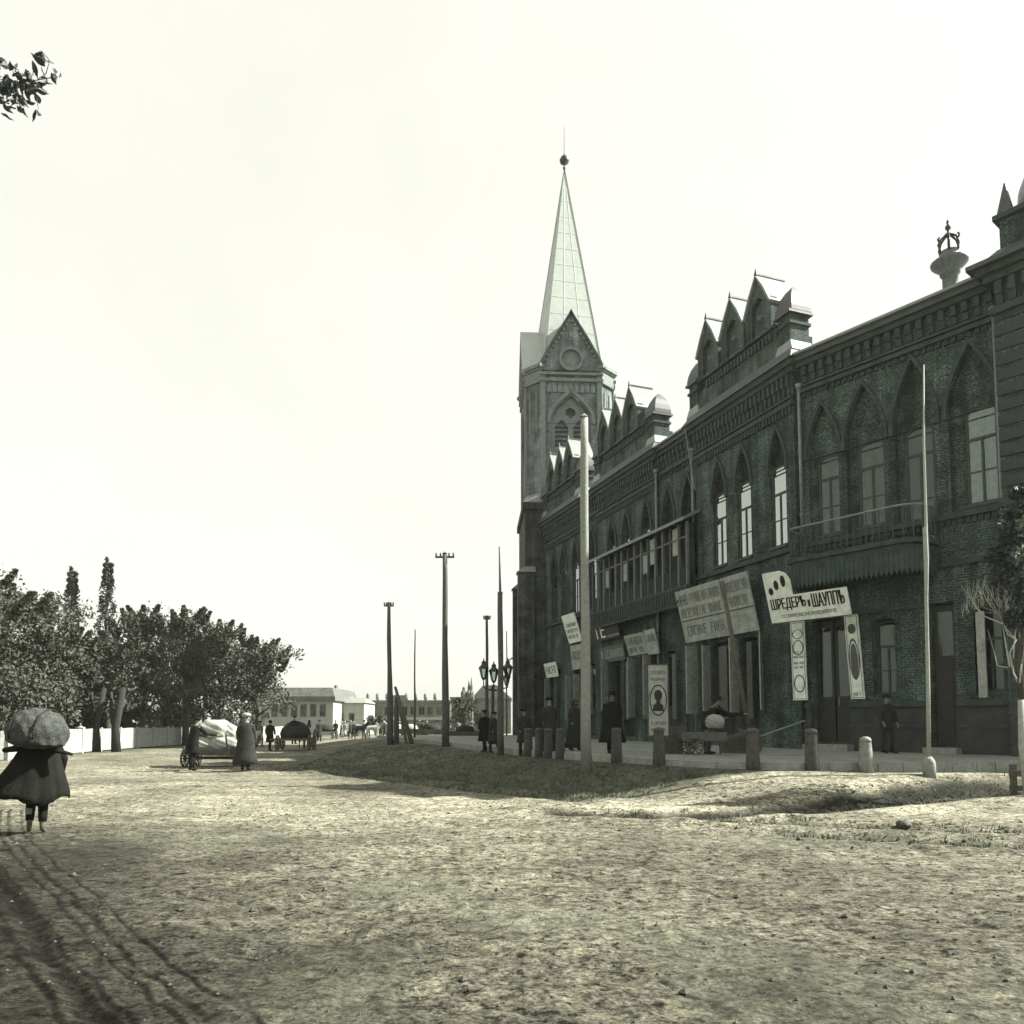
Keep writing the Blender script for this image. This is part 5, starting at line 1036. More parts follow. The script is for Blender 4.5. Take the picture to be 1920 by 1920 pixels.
def signboard(W, label, xa, xb, z0, z1, y0, y1, m, cat='sign', shape=None, thick=.05, group=None):
    """a board leaning from y0 (foot) to y1 (head); its own frame: x right, y into the wall, z up along the board"""
    tilt = math.atan2(y1-y0, z1-z0); L = math.hypot(y1-y0, z1-z0)
    Mx = W @ Matrix.Translation((xa, y0, z0)) @ Matrix.Rotation(-tilt, 4, 'X')
    t = thing('shop_sign', label, cat, Mx, (0, 0, 0), group); ORG[t.name] = Vector((0, 0, 0))
    out = shape or rect(0, xb-xa, 0, L); MB().prism(out, 0, thick).build('board', m, t)
    for fx_s in (.12, .88): MB().tube([((xb-xa)*fx_s, thick, L*.8), ((xb-xa)*fx_s, abs(y0)+.02, L*.8+.03)], .018, 5).build('bracket', M['iron'], t)
    return t, xb-xa, L
def disc(cx, cz, rx, rz, n=18): return [(cx+rx*math.cos(2*math.pi*k/n), cz+rz*math.sin(2*math.pi*k/n)) for k in range(n)]
# main white sign with lettering
t, w, h = signboard(WA, 'large white shop sign with heavy black letters and a raised tab of three dark ovals', -.48, 2.2, 4.80, 5.60, -1.36, -1.62, M['sign_white'])
tt = bpy.data.meshes; L = h
ob = MB().prism([(0, L+.003), (.92, L+.003), (.92, L+.5), (.8, L+.72), (.6, L+.82), (0, L+.82)], 0, .05).build('raised_tab', M['sign_white'], t)
for cx, cz, rz in ((.2, L+.2, .12), (.42, L+.38, .16), (.68, L+.48, .19)): MB().prism(disc(cx, cz, .085, rz), -.006, -.001).build('oval', M['sign_ink'], t)
text('ШРЕДЕРЪ', .10, 1.33, .36, L-.06, -.001).build('lettering', M['sign_ink'], t)
text('и', 1.38, 1.47, .40, .62, -.001).build('lettering', M['sign_ink'], t)
text('ШАУППЪ', 1.52, w-.10, .36, L-.05, -.001).build('lettering', M['sign_ink'], t)
glyph_bars(.4, w-.4, .13, .24, -.001, 26, 3).build('small_lettering', M['sign_mid'], t, kind='stuff')
MB().prism(rect(-.02, w+.02, -.03, .0), -.02, .06).build('frame_edge', M['sign_mid'], t)
# two narrow panels beside the door
def panel(W, lab, xa, xb, z0, z1, y0, y1, ovals, seed, m='sign_white', group=None):
    t, w, h = signboard(W, lab, xa, xb, z0, z1, y0, y1, M[m], group=group)
    MB().prism(rect(.03, w-.03, .03, h-.03), -.004, -.001, [rect(.05, w-.05, .05, h-.05)]).build('border', M['sign_mid'], t)
    for (cz, rx, rz, kk) in ovals:
        if kk == 'ring': MB().prism(disc(w/2, cz, rx, rz), -.006, -.001, [disc(w/2, cz, rx*.8, rz*.86)]).build('ring', M['sign_mid'], t)
        else: MB().prism(disc(w/2, cz, rx, rz), -.006, -.001).build('oval', M[kk], t)
    return t, w, h
t, w, h = panel(WA, 'narrow white upright panel left of the shop door under the white sign, printed with rings', -.48, .03, 2.3, 4.92, -.22, -.30, ((2.2, .2, .16, 'ring'), (1.75, .2, .26, 'ring'), (.55, .2, .3, 'ring')), 4)
for k, z in enumerate((1.05, 1.2, 1.4, 1.55)): glyph_bars(.07, w-.07, z, z+.08, -.001, 7, 30+k).build('small_lettering', M['sign_mid'], t, kind='stuff')
t, w, h = panel(WA, 'narrow white upright panel right of the shop door with a long dark oval, leaning outward', 1.46, 1.9, 2.3, 4.92, -.12, -.42, ((2.2, .13, .16, 'sign_mid'), (1.25, .17, .66, 'ring'), (1.2, .12, .55, 'sign_mid')), 5)
glyph_bars(.08, w-.08, .1, .2, -.001, 6, 77).build('small_lettering', M['sign_mid'], t, kind='stuff')
# the large grey board in two lengths
for (xa, xb, lab, n, sd) in ((-6.65, -3.62, 'large faded grey signboard of tall letters, left part beyond the leaning post', 17, 6), (-3.52, -1.95, 'right part of the large faded grey signboard, nearer the white sign', 9, 8)):
    t, w, h = signboard(WB, lab, xa, xb, 4.85, 6.95, -.45, -.95, M['sign_grey'], group='two lengths of the large grey signboard')
    glyph_bars(.12, w-.12, h*.72, h*.9, -.001, n, sd).build('lettering', M['sign_mid'], t, kind='stuff'); glyph_bars(.12, w-.12, h*.47, h*.64, -.001, n, sd+1).build('lettering', M['sign_mid'], t, kind='stuff')
    MB().box(.02, w-.02, -.01, -.001, h*.40, h*.425).build('divider', M['sign_mid'], t)
    if n > 10: glyph_bars(.3, w-.2, h*.12, h*.3, -.001, 11, 19).build('lettering', M['sign_mid'], t, kind='stuff')
# farther signs
t, w, h = signboard(WB, 'pale tilted square signboard just left of the thick timber pole, below the far windows', -18.6, -16.9, 6.0, 7.55, -.4, -.9, M['sign_white'])
for k in range(3): glyph_bars(.12, w-.12, h*(.15+.2*k), h*(.28+.2*k), -.001, 11, 50+k).build('lettering', M['sign_mid'], t, kind='stuff')
t, w, h = signboard(WB, 'dark signboard with large pale letters under the glazed gallery', -15.2, -12.4, 5.75, 6.75, -.45, -.7, M['door'])
text('ТЕ', .12, 1.35, .12, h-.12, -.001).build('lettering', M['sign_white'], t); glyph_bars(1.5, w-.1, .1, .22, -.001, 9, 60).build('small_lettering', M['shutter'], t, kind='stuff')
t, w, h = signboard(WB, 'small grey signboard with crowded letters under the right end of the gallery', -11.5, -9.75, 4.7, 5.65, -.45, -.75, M['sign_grey'])
glyph_bars(.1, w-.1, h*.5, h*.85, -.001, 9, 61).build('lettering', M['sign_mid'], t, kind='stuff'); glyph_bars(.1, w-.1, h*.12, h*.38, -.001, 11, 62).build('lettering', M['sign_mid'], t, kind='stuff')
t, w, h = signboard(WB, 'narrow grey board hanging beside the small crowded sign', -9.65, -8.7, 4.6, 5.7, -.5, -.75, M['sign_grey'])
glyph_bars(.1, w-.1, h*.5, h*.8, -.001, 5, 64).build('lettering', M['sign_mid'], t, kind='stuff')
t, w, h = signboard(WB, 'small pale signboard with two words, farthest sign near the tower', -22.0, -20.2, 4.25, 5.1, -.4, -.6, M['sign_white'])
glyph_bars(.15, w-.15, h*.25, h*.75, -.001, 5, 65).build('lettering', M['sign_mid'], t, kind='stuff')
t, w, h = signboard(WB, 'dim greyish fascia sign below the pale tilted square one', -18.4, -16.4, 4.5, 5.85, -.3, -.45, M['sign_grey'])
glyph_bars(.12, w-.12, h*.4, h*.75, -.001, 8, 66).build('lettering', M['sign_mid'], t, kind='stuff')
t, w, h = signboard(WB, 'long dim fascia sign over the doors below the gallery', -14.8, -12.2, 4.6, 5.4, -.3, -.42, M['sign_mid'])
glyph_bars(.12, w-.12, h*.25, h*.75, -.001, 10, 67).build('lettering', M['sign_grey'], t, kind='stuff')
# portrait signboard on its own post near the kerb
D = 20.5; p = at_d(1235, 1379, D)
ps = thing('portrait_sign', 'tall grey signboard on a post with a round-framed dark portrait bust and lines of print', 'sign', Matrix.Translation((p.x, D, .67)) @ Matrix.Rotation(R(-4), 4, 'Z'), (0, 0, 0)); ORG[ps.name] = Vector((0, 0, 0))
zb = p.z-.67; w = .262; h = at_d(1235, 1247, D).z-p.z
MB().box(-w, w, 0, .05, zb, zb+h).build('board', M['sign_grey'], ps); MB().prism(rect(-w-.03, w+.03, zb-.03, zb+h+.03), -.012, .06, [rect(-w, w, zb, zb+h)]).build('frame', M['frame_dark'], ps)
MB().box(-.07, .07, .055, .15, -.05, zb+h*.6).build('post', M['wood_dark'], ps)
c = zb+h*.5; MB().prism(disc(0, c, .235, .43, 24), -.008, -.001, [disc(0, c, .21, .395, 24)]).build('ring', M['sign_ink'], ps)
MB().prism(disc(0, c, .2, .385, 24), -.005, -.001).build('medallion', M['shutter'], ps)
MB().prism([(-.15, c-.3), (.15, c-.3), (.13, c-.14), (.055, c-.08), (.05, c+.0), (.1, c+.06), (.11, c+.2), (.05, c+.28), (-.06, c+.27), (-.11, c+.18), (-.09, c+.04), (-.05, c-.02), (-.06, c-.08), (-.13, c-.14)], -.012, -.0055).build('bust', M['sign_ink'], ps)
for k, (z, n, hh) in enumerate(((zb+h*.87, 7, .09), (zb+h*.78, 6, .07), (zb+h*.15, 7, .09), (zb+h*.06, 6, .07))): glyph_bars(-w+.05, w-.05, z, z+hh, -.001, n, 80+k).build('small_lettering', M['sign_mid'], ps, kind='stuff')

# ================================================================== PEOPLE
def skin_body(name, J, E_, m, parent, sub=1):
    """one continuous skin surface grown over a joint skeleton"""
    keys = list(J); me = bpy.data.meshes.new(name); me.from_pydata([J[k][0] for k in keys], [(keys.index(a), keys.index(b)) for a, b in E_], [])
    o = bpy.data.objects.new(name, me); COL.objects.link(o); o.modifiers.new('s', 'SKIN'); sv = me.skin_vertices[0].data
    for i, k in enumerate(keys):
        r = J[k][1]; sv[i].radius = r if isinstance(r, tuple) else (r, r); sv[i].use_root = (i == 0)
    if sub: md = o.modifiers.new('u', 'SUBSURF'); md.levels = sub; md.render_levels = sub
    bpy.context.view_layer.update(); m2 = bpy.data.meshes.new_from_object(o.evaluated_get(bpy.context.evaluated_depsgraph_get()))
    bpy.data.objects.remove(o); bpy.data.meshes.remove(me); m2.name = name; m2.materials.clear(); m2.materials.append(m); m2.polygons.foreach_set('use_smooth', [True]*len(m2.polygons))
    ob = bpy.data.objects.new(name, m2); COL.objects.link(ob); ob.parent = parent; ORG[ob.name] = Vector((0, 0, 0)); return ob
def lerp(a, b, t): return tuple(a[i]+(b[i]-a[i])*t for i in range(3))
def person(label, x, y, face, h=1.68, lean=0, coat='cloth_dark', legs=None, hat='cap', stride=.12, arms=((.06, -.02), (-.06, -.02)), robe=.75, fingers=False, z=None, skin='skin', wide=1.0, sleeve=True, group=None, bent=0, kneel=0, barefoot=False):
    """face: heading in degrees, 0 = towards the camera (-Y). arms: (forward swing, side swing) per arm; robe: hem height as a share of 0.9 m"""
    z0 = gz(x, y) if z is None else z; s = h/1.7
    t = thing('person', label, 'person', Matrix.Translation((x, y, z0)) @ Matrix.Rotation(R(face), 4, 'Z') @ Matrix.Scale(s, 4), (0, 0, 0), group); ORG[t.name] = Vector((0, 0, 0))
    hipz = .90-kneel; f = math.sin(R(bent)); c = math.cos(R(bent))
    def tr(dz, dy=0, dx=0): return (dx+lean*dz, -f*dz+dy*c, hipz+dz*c+dy*f)     # along the bent spine
    J = {'pelvis': (tr(0), (.13, .10)), 'waist': (tr(.18), (.12, .09)), 'chest': (tr(.38), (.155, .10)), 'neckb': (tr(.55), (.075, .07)), 'neck': (tr(.60, -.01), .05), 'jaw': (tr(.655, -.035), (.062, .07)), 'head': (tr(.725, -.02), (.078, .095)), 'crown': (tr(.80, -.0), (.05, .06)), 'nose': (tr(.70, -.115), .014)}
    E_ = [('pelvis', 'waist'), ('waist', 'chest'), ('chest', 'neckb'), ('neckb', 'neck'), ('neck', 'jaw'), ('jaw', 'head'), ('head', 'crown'), ('head', 'nose')]
    hands = []
    for sd, (fw, sw) in zip((-1, 1), arms):
        n = 'LR'[sd > 0]; st = stride*sd
        J['sh'+n] = (tr(.50, 0, sd*.17), .058); sh = J['sh'+n][0]
        el = (sh[0]+sd*(.05+abs(sw)), sh[1]-fw*.6-.0, sh[2]-.27+abs(fw)*.15); wr = (el[0]-sd*.02+sw*.3*sd, el[1]-.07-fw*.9, el[2]-.24+abs(fw)*.5); pa = lerp(el, wr, 1.32)
        J['el'+n] = (el, .042); J['wr'+n] = (wr, .028); J['pa'+n] = (pa, (.036, .018)); E_ += [('chest', 'sh'+n), ('sh'+n, 'el'+n), ('el'+n, 'wr'+n), ('wr'+n, 'pa'+n)]; hands.append((sd, el, wr, pa))
        kn = (sd*.095, -.03-st*1.0-kneel*.8, .48-kneel*.25); an = (sd*.10, st*.9*-1+.02, .075); J['hip'+n] = ((sd*.09, 0, hipz-.06), (.085, .09)); J['kn'+n] = (kn, .058); J['an'+n] = (an, .04); J['ba'+n] = ((an[0]+sd*.015, an[1]-.13, .035), (.042, .03)); J['to'+n] = ((an[0]+sd*.02, an[1]-.2, .028), (.034, .02))
        E_ += [('pelvis', 'hip'+n), ('hip'+n, 'kn'+n), ('kn'+n, 'an'+n), ('an'+n, 'ba'+n), ('ba'+n, 'to'+n)]
        if fingers:
            d = Vector(pa)-Vector(wr); d.normalize(); side = Vector((0, 1, 0)); side = (side-d*side.dot(d)).normalized(); palm = Vector((-sd, 0, 0))
            for q in range(4):
                b_ = Vector(pa)+side*(.027-.018*q)+d*.015; L = (.062, .072, .068, .054)[q]
                m1 = b_+d*L*.55+palm*.008; e1 = m1+d*L*.35+palm*.03; J[f'f{n}{q}a'] = (tuple(b_), .0095); J[f'f{n}{q}b'] = (tuple(m1), .0088); J[f'f{n}{q}c'] = (tuple(e1), .0078)
                E_ += [('pa'+n, f'f{n}{q}a'), (f'f{n}{q}a', f'f{n}{q}b'), (f'f{n}{q}b', f'f{n}{q}c')]
            tb = lerp(wr, pa, .45); tb = (tb[0], tb[1]-.03, tb[2]); te = Vector(tb)+d*.04+Vector((-sd*.02, -.02, 0)); J['t'+n] = (tb, .012); J['u'+n] = (tuple(te), .0095); E_ += [('pa'+n, 't'+n), ('t'+n, 'u'+n)]
    skin_body('body', J, E_, M[skin], t, 1)
    # clothes: coat / robe following the body, sleeves joined in, trousers, boots, hat, hair
    cm = M[coat]; hem = hipz*robe; W_ = wide; rings = []
    for dz, rx, ry in ((.575, .07, .065), (.54, .13, .09), (.50, .215, .115), (.38, .205, .14), (.20, .175*W_, .135), (.02, .19*W_, .155)): p_ = tr(dz); rings.append((p_[0], p_[1], p_[2], rx, ry))
    rings = list(reversed(rings)); low = []; k = 4
    for i in range(k): u = 1-i/k; low.append((0, 0, hem+(hipz-.05-hem)*(1-u), (.19+.10*u*(1-robe)*1.2)*W_, .155+.11*u*(1-robe)*1.2))
    if robe < .97: rings = low+rings
    cb = MB().loft(rings, 16)
    if sleeve:
        for sd, el, wr, pa in hands:
            sh = J['sh'+'LR'[sd > 0]][0]; cb.tube([tuple(sh), lerp(sh, el, .5), el, lerp(el, wr, .5), lerp(el, wr, .93)], [.078, .07, .06, .054, .048], 9)
    cb.build('coat', cm, t, smooth=True)
    lm = M[legs or coat]
    for sd in (-1, 1):
        n = 'LR'[sd > 0]; hp, kn, an = J['hip'+n][0], J['kn'+n][0], J['an'+n][0]
        MB().tube([hp, lerp(hp, kn, .5), kn, lerp(kn, an, .5), lerp(kn, an, .72 if barefoot else .95)], [.105, .09, .072, .062, .055], 9).build('trouser_leg', lm, t, smooth=True)
        if not barefoot: MB().tube([(an[0], an[1]+.05, .05), (an[0], an[1]-.04, .058), J['ba'+n][0], J['to'+n][0], (J['to'+n][0][0], J['to'+n][0][1]-.03, .028)], [.04, .05, .046, .038, .02], 8, .85).build('boot', M['cloth_black'], t, smooth=True)
    hd = J['head'][0]; hb = MB().lathe([(.088, -.06), (.1, -.01), (.098, .05), (.07, .095), (.02, .11)], (hd[0], hd[1]+.018, hd[2]+.01), 12)
    if hat == 'hair': hb.build('hair', M['cloth_black'], t, smooth=True)
    elif hat == 'cap': MB().lathe([(.1, .035), (.12, .05), (.125, .1), (.09, .125), (.01, .135)], (hd[0], hd[1]+.005, hd[2]), 14).build('cap', M['cloth_black'], t, smooth=True); MB().box(hd[0]-.07, hd[0]+.07, hd[1]-.17, hd[1]-.08, hd[2]+.035, hd[2]+.047).build('visor', M['cloth_black'], t)
    elif hat == 'brim': MB().lathe([(.2, .03), (.19, .042), (.105, .05), (.1, .13), (.03, .14)], (hd[0], hd[1]+.005, hd[2]), 16).build('hat', M['cloth_black'], t, smooth=True)
    elif hat == 'turban': MB().lathe([(.09, .02), (.13, .04), (.145, .08), (.12, .13), (.05, .15)], (hd[0], hd[1]+.01, hd[2]), 14).build('turban', M['cloth_white'], t, smooth=True)
    elif hat == 'scarf': MB().lathe([(.12, -.12), (.115, -.02), (.11, .05), (.08, .1), (.02, .115)], (hd[0], hd[1]+.025, hd[2]), 14).build('headscarf', M['cloth_dark'], t, smooth=True)
    return t, J, s
def PXG(px, yfoot, z=None, D=None):   # ground point under a pixel
    if D is None:
        if z is not None: p = at_z(px, yfoot, z); return p.x, p.y
        Ds = 8+np.arange(900)*.1; Xs = (px-960)/FPX*Ds; zz, dd = height(Xs, Ds, False); zz = np.where(dd < 0, .67, zz)
        k = int(np.argmin([abs(at_d(px, yfoot, d_).z-z_)/d_ for d_, z_ in zip(Ds, zz)])); return float(Xs[k]), float(Ds[k])
    return (px-960)/FPX*D, D
# the porter in the left foreground, seen from behind under a great bundle
x, y = PXG(78, 1562)
t, J, s = person('barefoot porter in a flaring black cloak, stooping under a huge bundle', x, y, 204, 1.62, coat='cloth_black', legs='cloth_black', hat='hair', stride=.11, robe=.62, fingers=True, skin='skin_dark', wide=1.15, bent=24, arms=((.08, -.08), (.05, -.08)), barefoot=True)
cl = MB()   # cloak: wide, asymmetrical, hanging open (left side flung out)
N_ = 40; prof = [(1.44, .13, .11), (1.38, .20, .15), (1.28, .25, .18), (1.12, .29, .20), (.96, .33, .21), (.82, .37, .22), (.68, .41, .23), (.56, .44, .24), (.46, .45, .24)]
vs = []; fs = []
for zi, (z_, rx, ry) in enumerate(prof):
    u = (1.44-z_)/.98
    for k in range(N_):
        a = math.radians(-32+244*k/(N_-1)); left = max(0, math.cos(a)); right = max(0, -math.cos(a))
        fold = 1+u*(.05*math.sin(k*1.15+.8*math.sin(zi*.7))+.045*math.sin(k*2.3+1)); fl = 1+u*(.42*left**2-.04*right**2)
        lift = u*u*(.20*left**2+.10*right**2)+u**4*(.03*math.sin(k*.5)+.012*math.sin(k*1.4))
        vs.append((-rx*fl*math.cos(a)*fold*-1, -.30*(z_-.85)*.75+ry*math.sin(a)*fold, z_+lift))
for i in range(len(prof)-1):
    for k in range(N_-1): a = i*N_+k; fs.append((a, a+1, a+N_+1, a+N_))
cl.add(vs, fs); co = cl.build('cloak', M['cloth_black'], t, smooth=True); md = co.modifiers.new('solid', 'SOLIDIFY'); md.thickness = .02
for n_s in 'LR':
    kn, an = J['kn'+n_s][0], J['an'+n_s][0]
    MB().tube([lerp(kn, an, .28), lerp(kn, an, .5), lerp(kn, an, .74)], [.066, .062, .05], 9).build('leg_wrap', M['cloth_white'], t, smooth=True)
# bundle resting on his back (a thing of its own)
p = at_d(80, 1375, y); bm = bmesh.new(); bmesh.ops.create_icosphere(bm, subdivisions=5, radius=1)
for v in bm.verts:
    n_ = v.co.copy(); v.co = Vector((n_.x*.41*(1+.02*math.sin(n_.z*9)), n_.y*.36, (n_.z*.36 if n_.z > -.35 else -.35*.36+(n_.z+.35)*.14)))
    v.co += n_*(.012*math.sin(n_.x*13+n_.z*7)*math.sin(n_.y*11)+.003*math.sin(n_.x*31)*math.sin(n_.z*27))
me = bpy.data.meshes.new('bundle'); bm.to_mesh(me); bm.free(); me.materials.append(M['hay']); me.polygons.foreach_set('use_smooth', [True]*len(me.polygons))
bz = thing('bundle', 'huge rounded grey bundle carried on the stooping porter\'s back', 'bundle', ID, (p.x, y-.12, p.z)); ORG[bz.name] = Vector((p.x, y-.12, p.z)); o = bpy.data.objects.new('load', me); COL.objects.link(o); o.parent = bz
o.rotation_euler = (0, R(6), 0)
rp = MB()
for xx in (-.2, .16): rp.tube([(p.x+xx+.02*math.sin(a), y-.12+.375*math.sqrt(max(.05, 1-(xx/.44)**2))*math.cos(a), p.z+.372*math.sqrt(1-(xx/.44)**2)*math.sin(a)*(1 if math.sin(a) > 0 else .5)) for a in [k*math.pi/10 for k in range(21)]], .01, 5)
rp.build('rope', M['cloth_dark'], bz, smooth=True)
# tray-like frame under the load: dark carrying saddle with its straps
MB().tube([(p.x-.47, y-.1, p.z-.24), (p.x-.2, y-.14, p.z-.20), (p.x+.1, y-.1, p.z-.2), (p.x+.5, y-.1, p.z-.30)], [.055, .08, .07, .03], 8, .7).build('carrying_pole', M['cloth_black'], bz, smooth=True)

PL = [ # label, px, foot y, z, facing, height, coat, hat, extras
 ('man in dark suit and cap standing alone on the sidewalk between the two doors', 1665, 1412, .67, 15, 1.66, 'cloth_dark', 'cap', dict(robe=.8, fingers=True, stride=.07, arms=((.05, .06), (.02, .06)))),
 ('bulky man in a long black coat and hat standing right of the thick timber pole', 1148, 1413, .67, 160, 1.72, 'cloth_black', 'brim', dict(robe=.35, wide=1.5, stride=.05)),
 ('dark-clothed man standing at the foot of the church tower', 982, 1412, None, 20, 1.5, 'cloth_dark', 'cap', dict(robe=.55, wide=1.15)),
 ('man in a long dark coat standing left of the lamp post column', 909, 1410, None, -30, 1.5, 'cloth_black', 'brim', dict(robe=.5, wide=1.3)),
 ('second dark-coated figure beside the lamp post', 926, 1409, None, 40, 1.42, 'cloth_dark', 'cap', dict(robe=.5, wide=1.2)),
 ('robed man with white turban standing at the right end of the nearest cart', 463, 1445, None, 190, 1.74, 'cloth_dark', 'turban', dict(robe=.22, wide=1.35)),
 ('man leaning over the left end of the nearest cart', 364, 1444, None, 150, 1.66, 'cloth_black', 'cap', dict(robe=.6, wide=1.1, bent=12, arms=((.4, .0), (.35, .0)))),
 ('man in black walking left of the dark far cart', 508, 1408, None, 170, 1.66, 'cloth_black', 'hair', dict(robe=.55, stride=.16)),
 ('light-shirted person standing by the white fence behind the bundle', 153, 1411, None, 10, 1.6, 'cloth_white', 'cap', dict(robe=.7, legs='cloth_dark')),
 ('dark figure beside the far white house, left of the crowd', 598, 1390, 0, 30, 1.7, 'cloth_dark', 'cap', dict(robe=.4)),
 ('distant person in dark clothes before the plain white hall', 629, 1383, 0, -20, 1.7, 'cloth_dark', 'cap', dict(robe=.6)),
 ('distant person at the corner of the plain white hall', 650, 1381, 0, 70, 1.65, 'cloth_mid', 'cap', dict(robe=.6)),
 ('distant rider-like figure leading the pale horse', 690, 1384, 0, 100, 1.7, 'cloth_black', 'brim', dict(robe=.6)),
 ('distant person between the pale horse and the strutted pole', 714, 1385, 0, 10, 1.66, 'cloth_dark', 'cap', dict(robe=.6)),
 ('distant person right of the strutted pole', 792, 1385, 0, 10, 1.66, 'cloth_dark', 'cap', dict(robe=.6)),
 ('person behind the tall dark pole, nearer the small dark building', 858, 1392, .1, 10, 1.66, 'cloth_mid', 'brim', dict(robe=.6)),
 ('dark figure beside the farthest bollards, right of the tower foot', 1031, 1409, .67, 200, 1.62, 'cloth_dark', 'cap', dict(robe=.5, wide=1.2)),
 ('woman in a long dark skirt by the shop doors beyond the thick pole', 1078, 1407, .67, 30, 1.6, 'cloth_dark', 'scarf', dict(robe=.1, wide=1.35)),
 ('distant walker at the end of the white fence', 487, 1400, 0, 60, 1.6, 'cloth_mid', 'cap', dict(robe=.6)),
]
for lab, px, yf, z, fc, h, co, hat, kw in PL:
    x, y = PXG(px, yf, z); person(lab, x, y, fc, h, coat=co, hat=hat, z=z, skin='skin', **kw)
# vendor bending over a white sack at the handcart
D = 21.2; x = (1325-960)/FPX*D
person('dark-clothed vendor stooping by the handcart with a white sack', x, D, 100, 1.66, coat='cloth_black', legs='cloth_mid', hat='brim', z=.67, bent=28, robe=.8, stride=.1, arms=((.5, 0), (.45, 0)))
def sack(label, x, y, z, rx, ry, rz, m='cloth_white', group=None, rot=0, cat='sack'):
    bm = bmesh.new(); bmesh.ops.create_icosphere(bm, subdivisions=4, radius=1); sd = x*7+y*3
    for v in bm.verts:
        n_ = v.co.copy(); q = 1+.07*math.sin(n_.x*5+sd)*math.sin(n_.y*6)+.04*math.sin(n_.z*12+n_.x*9+sd); v.co = Vector((math.copysign(abs(n_.x)**.8, n_.x)*rx*q, math.copysign(abs(n_.y)**.85, n_.y)*ry*q, max(-.75, n_.z)*rz*q))
    me = bpy.data.meshes.new('sack'); bm.to_mesh(me); bm.free(); me.materials.append(M[m]); me.polygons.foreach_set('use_smooth', [True]*len(me.polygons))
    o = bpy.data.objects.new('sack', me); COL.objects.link(o); o.location = (x, y, z+.75*rz); o.rotation_euler = (0, 0, rot); tag(o, label, cat, group); return o
p = at_d(1340, 1352, 21.0); sack('round white sack on the handcart before the stooping vendor', p.x, 21.0, p.z-.2, .27, .25, .22)

# ================================================================== CARTS AND HORSES
def wheel(t, x, y, z, r, ax=0, m='wood_dark', w=.06):
    """wheel in the plane x-z (ax=0) or y-z (ax=1)"""
    n = 18; pr = [(r*math.cos(2*math.pi*k/n), r*math.sin(2*math.pi*k/n)) for k in range(n)]; pi_ = [(a*.86, b*.86) for a, b in pr]
    rim = MB().prism([(a, b) for a, b in pr], -w/2, w/2, [pi_]); mv = (lambda mb: [(x+a, y+b, z+c) for a, b, c in mb.v]) if ax == 0 else (lambda mb: [(x+b, y+a, z+c) for a, b, c in mb.v])
    rim.v = mv(rim); wo_ = rim.build('wheel', M[m], t)
    hb = MB().prism([(r*.16*math.cos(k*math.pi/4), r*.16*math.sin(k*math.pi/4)) for k in range(8)], -w, w); hb.v = mv(hb); hb.build('hub', M[m], wo_)
    for k in range(10):
        a = k*math.pi/5; s_ = MB().tube([(r*.12*math.cos(a), 0, r*.12*math.sin(a)), (r*.88*math.cos(a), 0, r*.88*math.sin(a))], .02, 5); s_.v = mv(s_); s_.build('spoke', M[m], wo_)
def horse(label, x, y, face, h=1.45, m='horse', z=0, group=None, down=0):
    s = h/1.5; t = thing('horse', label, 'horse', Matrix.Translation((x, y, z)) @ Matrix.Rotation(R(face), 4, 'Z') @ Matrix.Scale(s, 4), (0, 0, 0), group); ORG[t.name] = Vector((0, 0, 0))
    J = {'rump': ((0, .62, 1.12), (.2, .24)), 'belly': ((0, .15, 1.06), (.21, .24)), 'girth': ((0, -.3, 1.06), (.2, .28)), 'with': ((0, -.52, 1.2), (.13, .22)), 'n1': ((0, -.78, 1.42-down*.3), (.085, .15)), 'poll': ((0, -1.0, 1.66-down*.75), (.07, .1)), 'face': ((0, -1.18, 1.48-down*.8), (.06, .085)), 'muz': ((0, -1.32, 1.32-down*.8), (.045, .055)),
         'dock': ((0, .84, 1.14), (.06, .07)), 'earL': ((-.06, -.97, 1.8-down*.72), .018), 'earR': ((.06, -.97, 1.8-down*.72), .018)}
    E_ = [('rump', 'belly'), ('belly', 'girth'), ('girth', 'with'), ('with', 'n1'), ('n1', 'poll'), ('poll', 'face'), ('face', 'muz'), ('rump', 'dock'), ('poll', 'earL'), ('poll', 'earR')]
    for sd in (-1, 1):
        n = 'LR'[sd > 0]; o_ = .06*sd
        for nm, p_, r_ in (('th', (sd*.12, .62, .9), (.1, .14)), ('st', (sd*.13, .46+o_, .74), .075), ('hk', (sd*.12, .74+o_, .46), .045), ('ft', (sd*.12, .68+o_, .12), .032), ('hf', (sd*.12, .63+o_, .03), .05)): J[nm+n] = (p_, r_)
        E_ += [('rump', 'th'+n), ('th'+n, 'st'+n), ('st'+n, 'hk'+n), ('hk'+n, 'ft'+n), ('ft'+n, 'hf'+n)]
        for nm, p_, r_ in (('el', (sd*.12, -.36, .82), .075), ('kn', (sd*.11, -.40-o_, .46), .042), ('pt', (sd*.11, -.38-o_, .12), .03), ('fh', (sd*.11, -.42-o_, .03), .048)): J[nm+n] = (p_, r_)
        E_ += [('girth', 'el'+n), ('el'+n, 'kn'+n), ('kn'+n, 'pt'+n), ('pt'+n, 'fh'+n)]
    skin_body('body', J, E_, M[m], t, 1)
    MB().tube([(0, .86, 1.15), (0, 1.0, 1.0), (0, 1.02, .7), (0, 1.0, .45)], [.04, .07, .075, .02], 8).build('tail', M['cloth_black'], t, smooth=True)
    MB().tube([(0, -.5, 1.42), (0, -.72, 1.56-down*.3), (0, -.95, 1.78-down*.72), (0, -1.08, 1.72-down*.76)], [.03, .05, .05, .02], 7, .6).build('mane', M['cloth_black'], t, smooth=True)
    return t
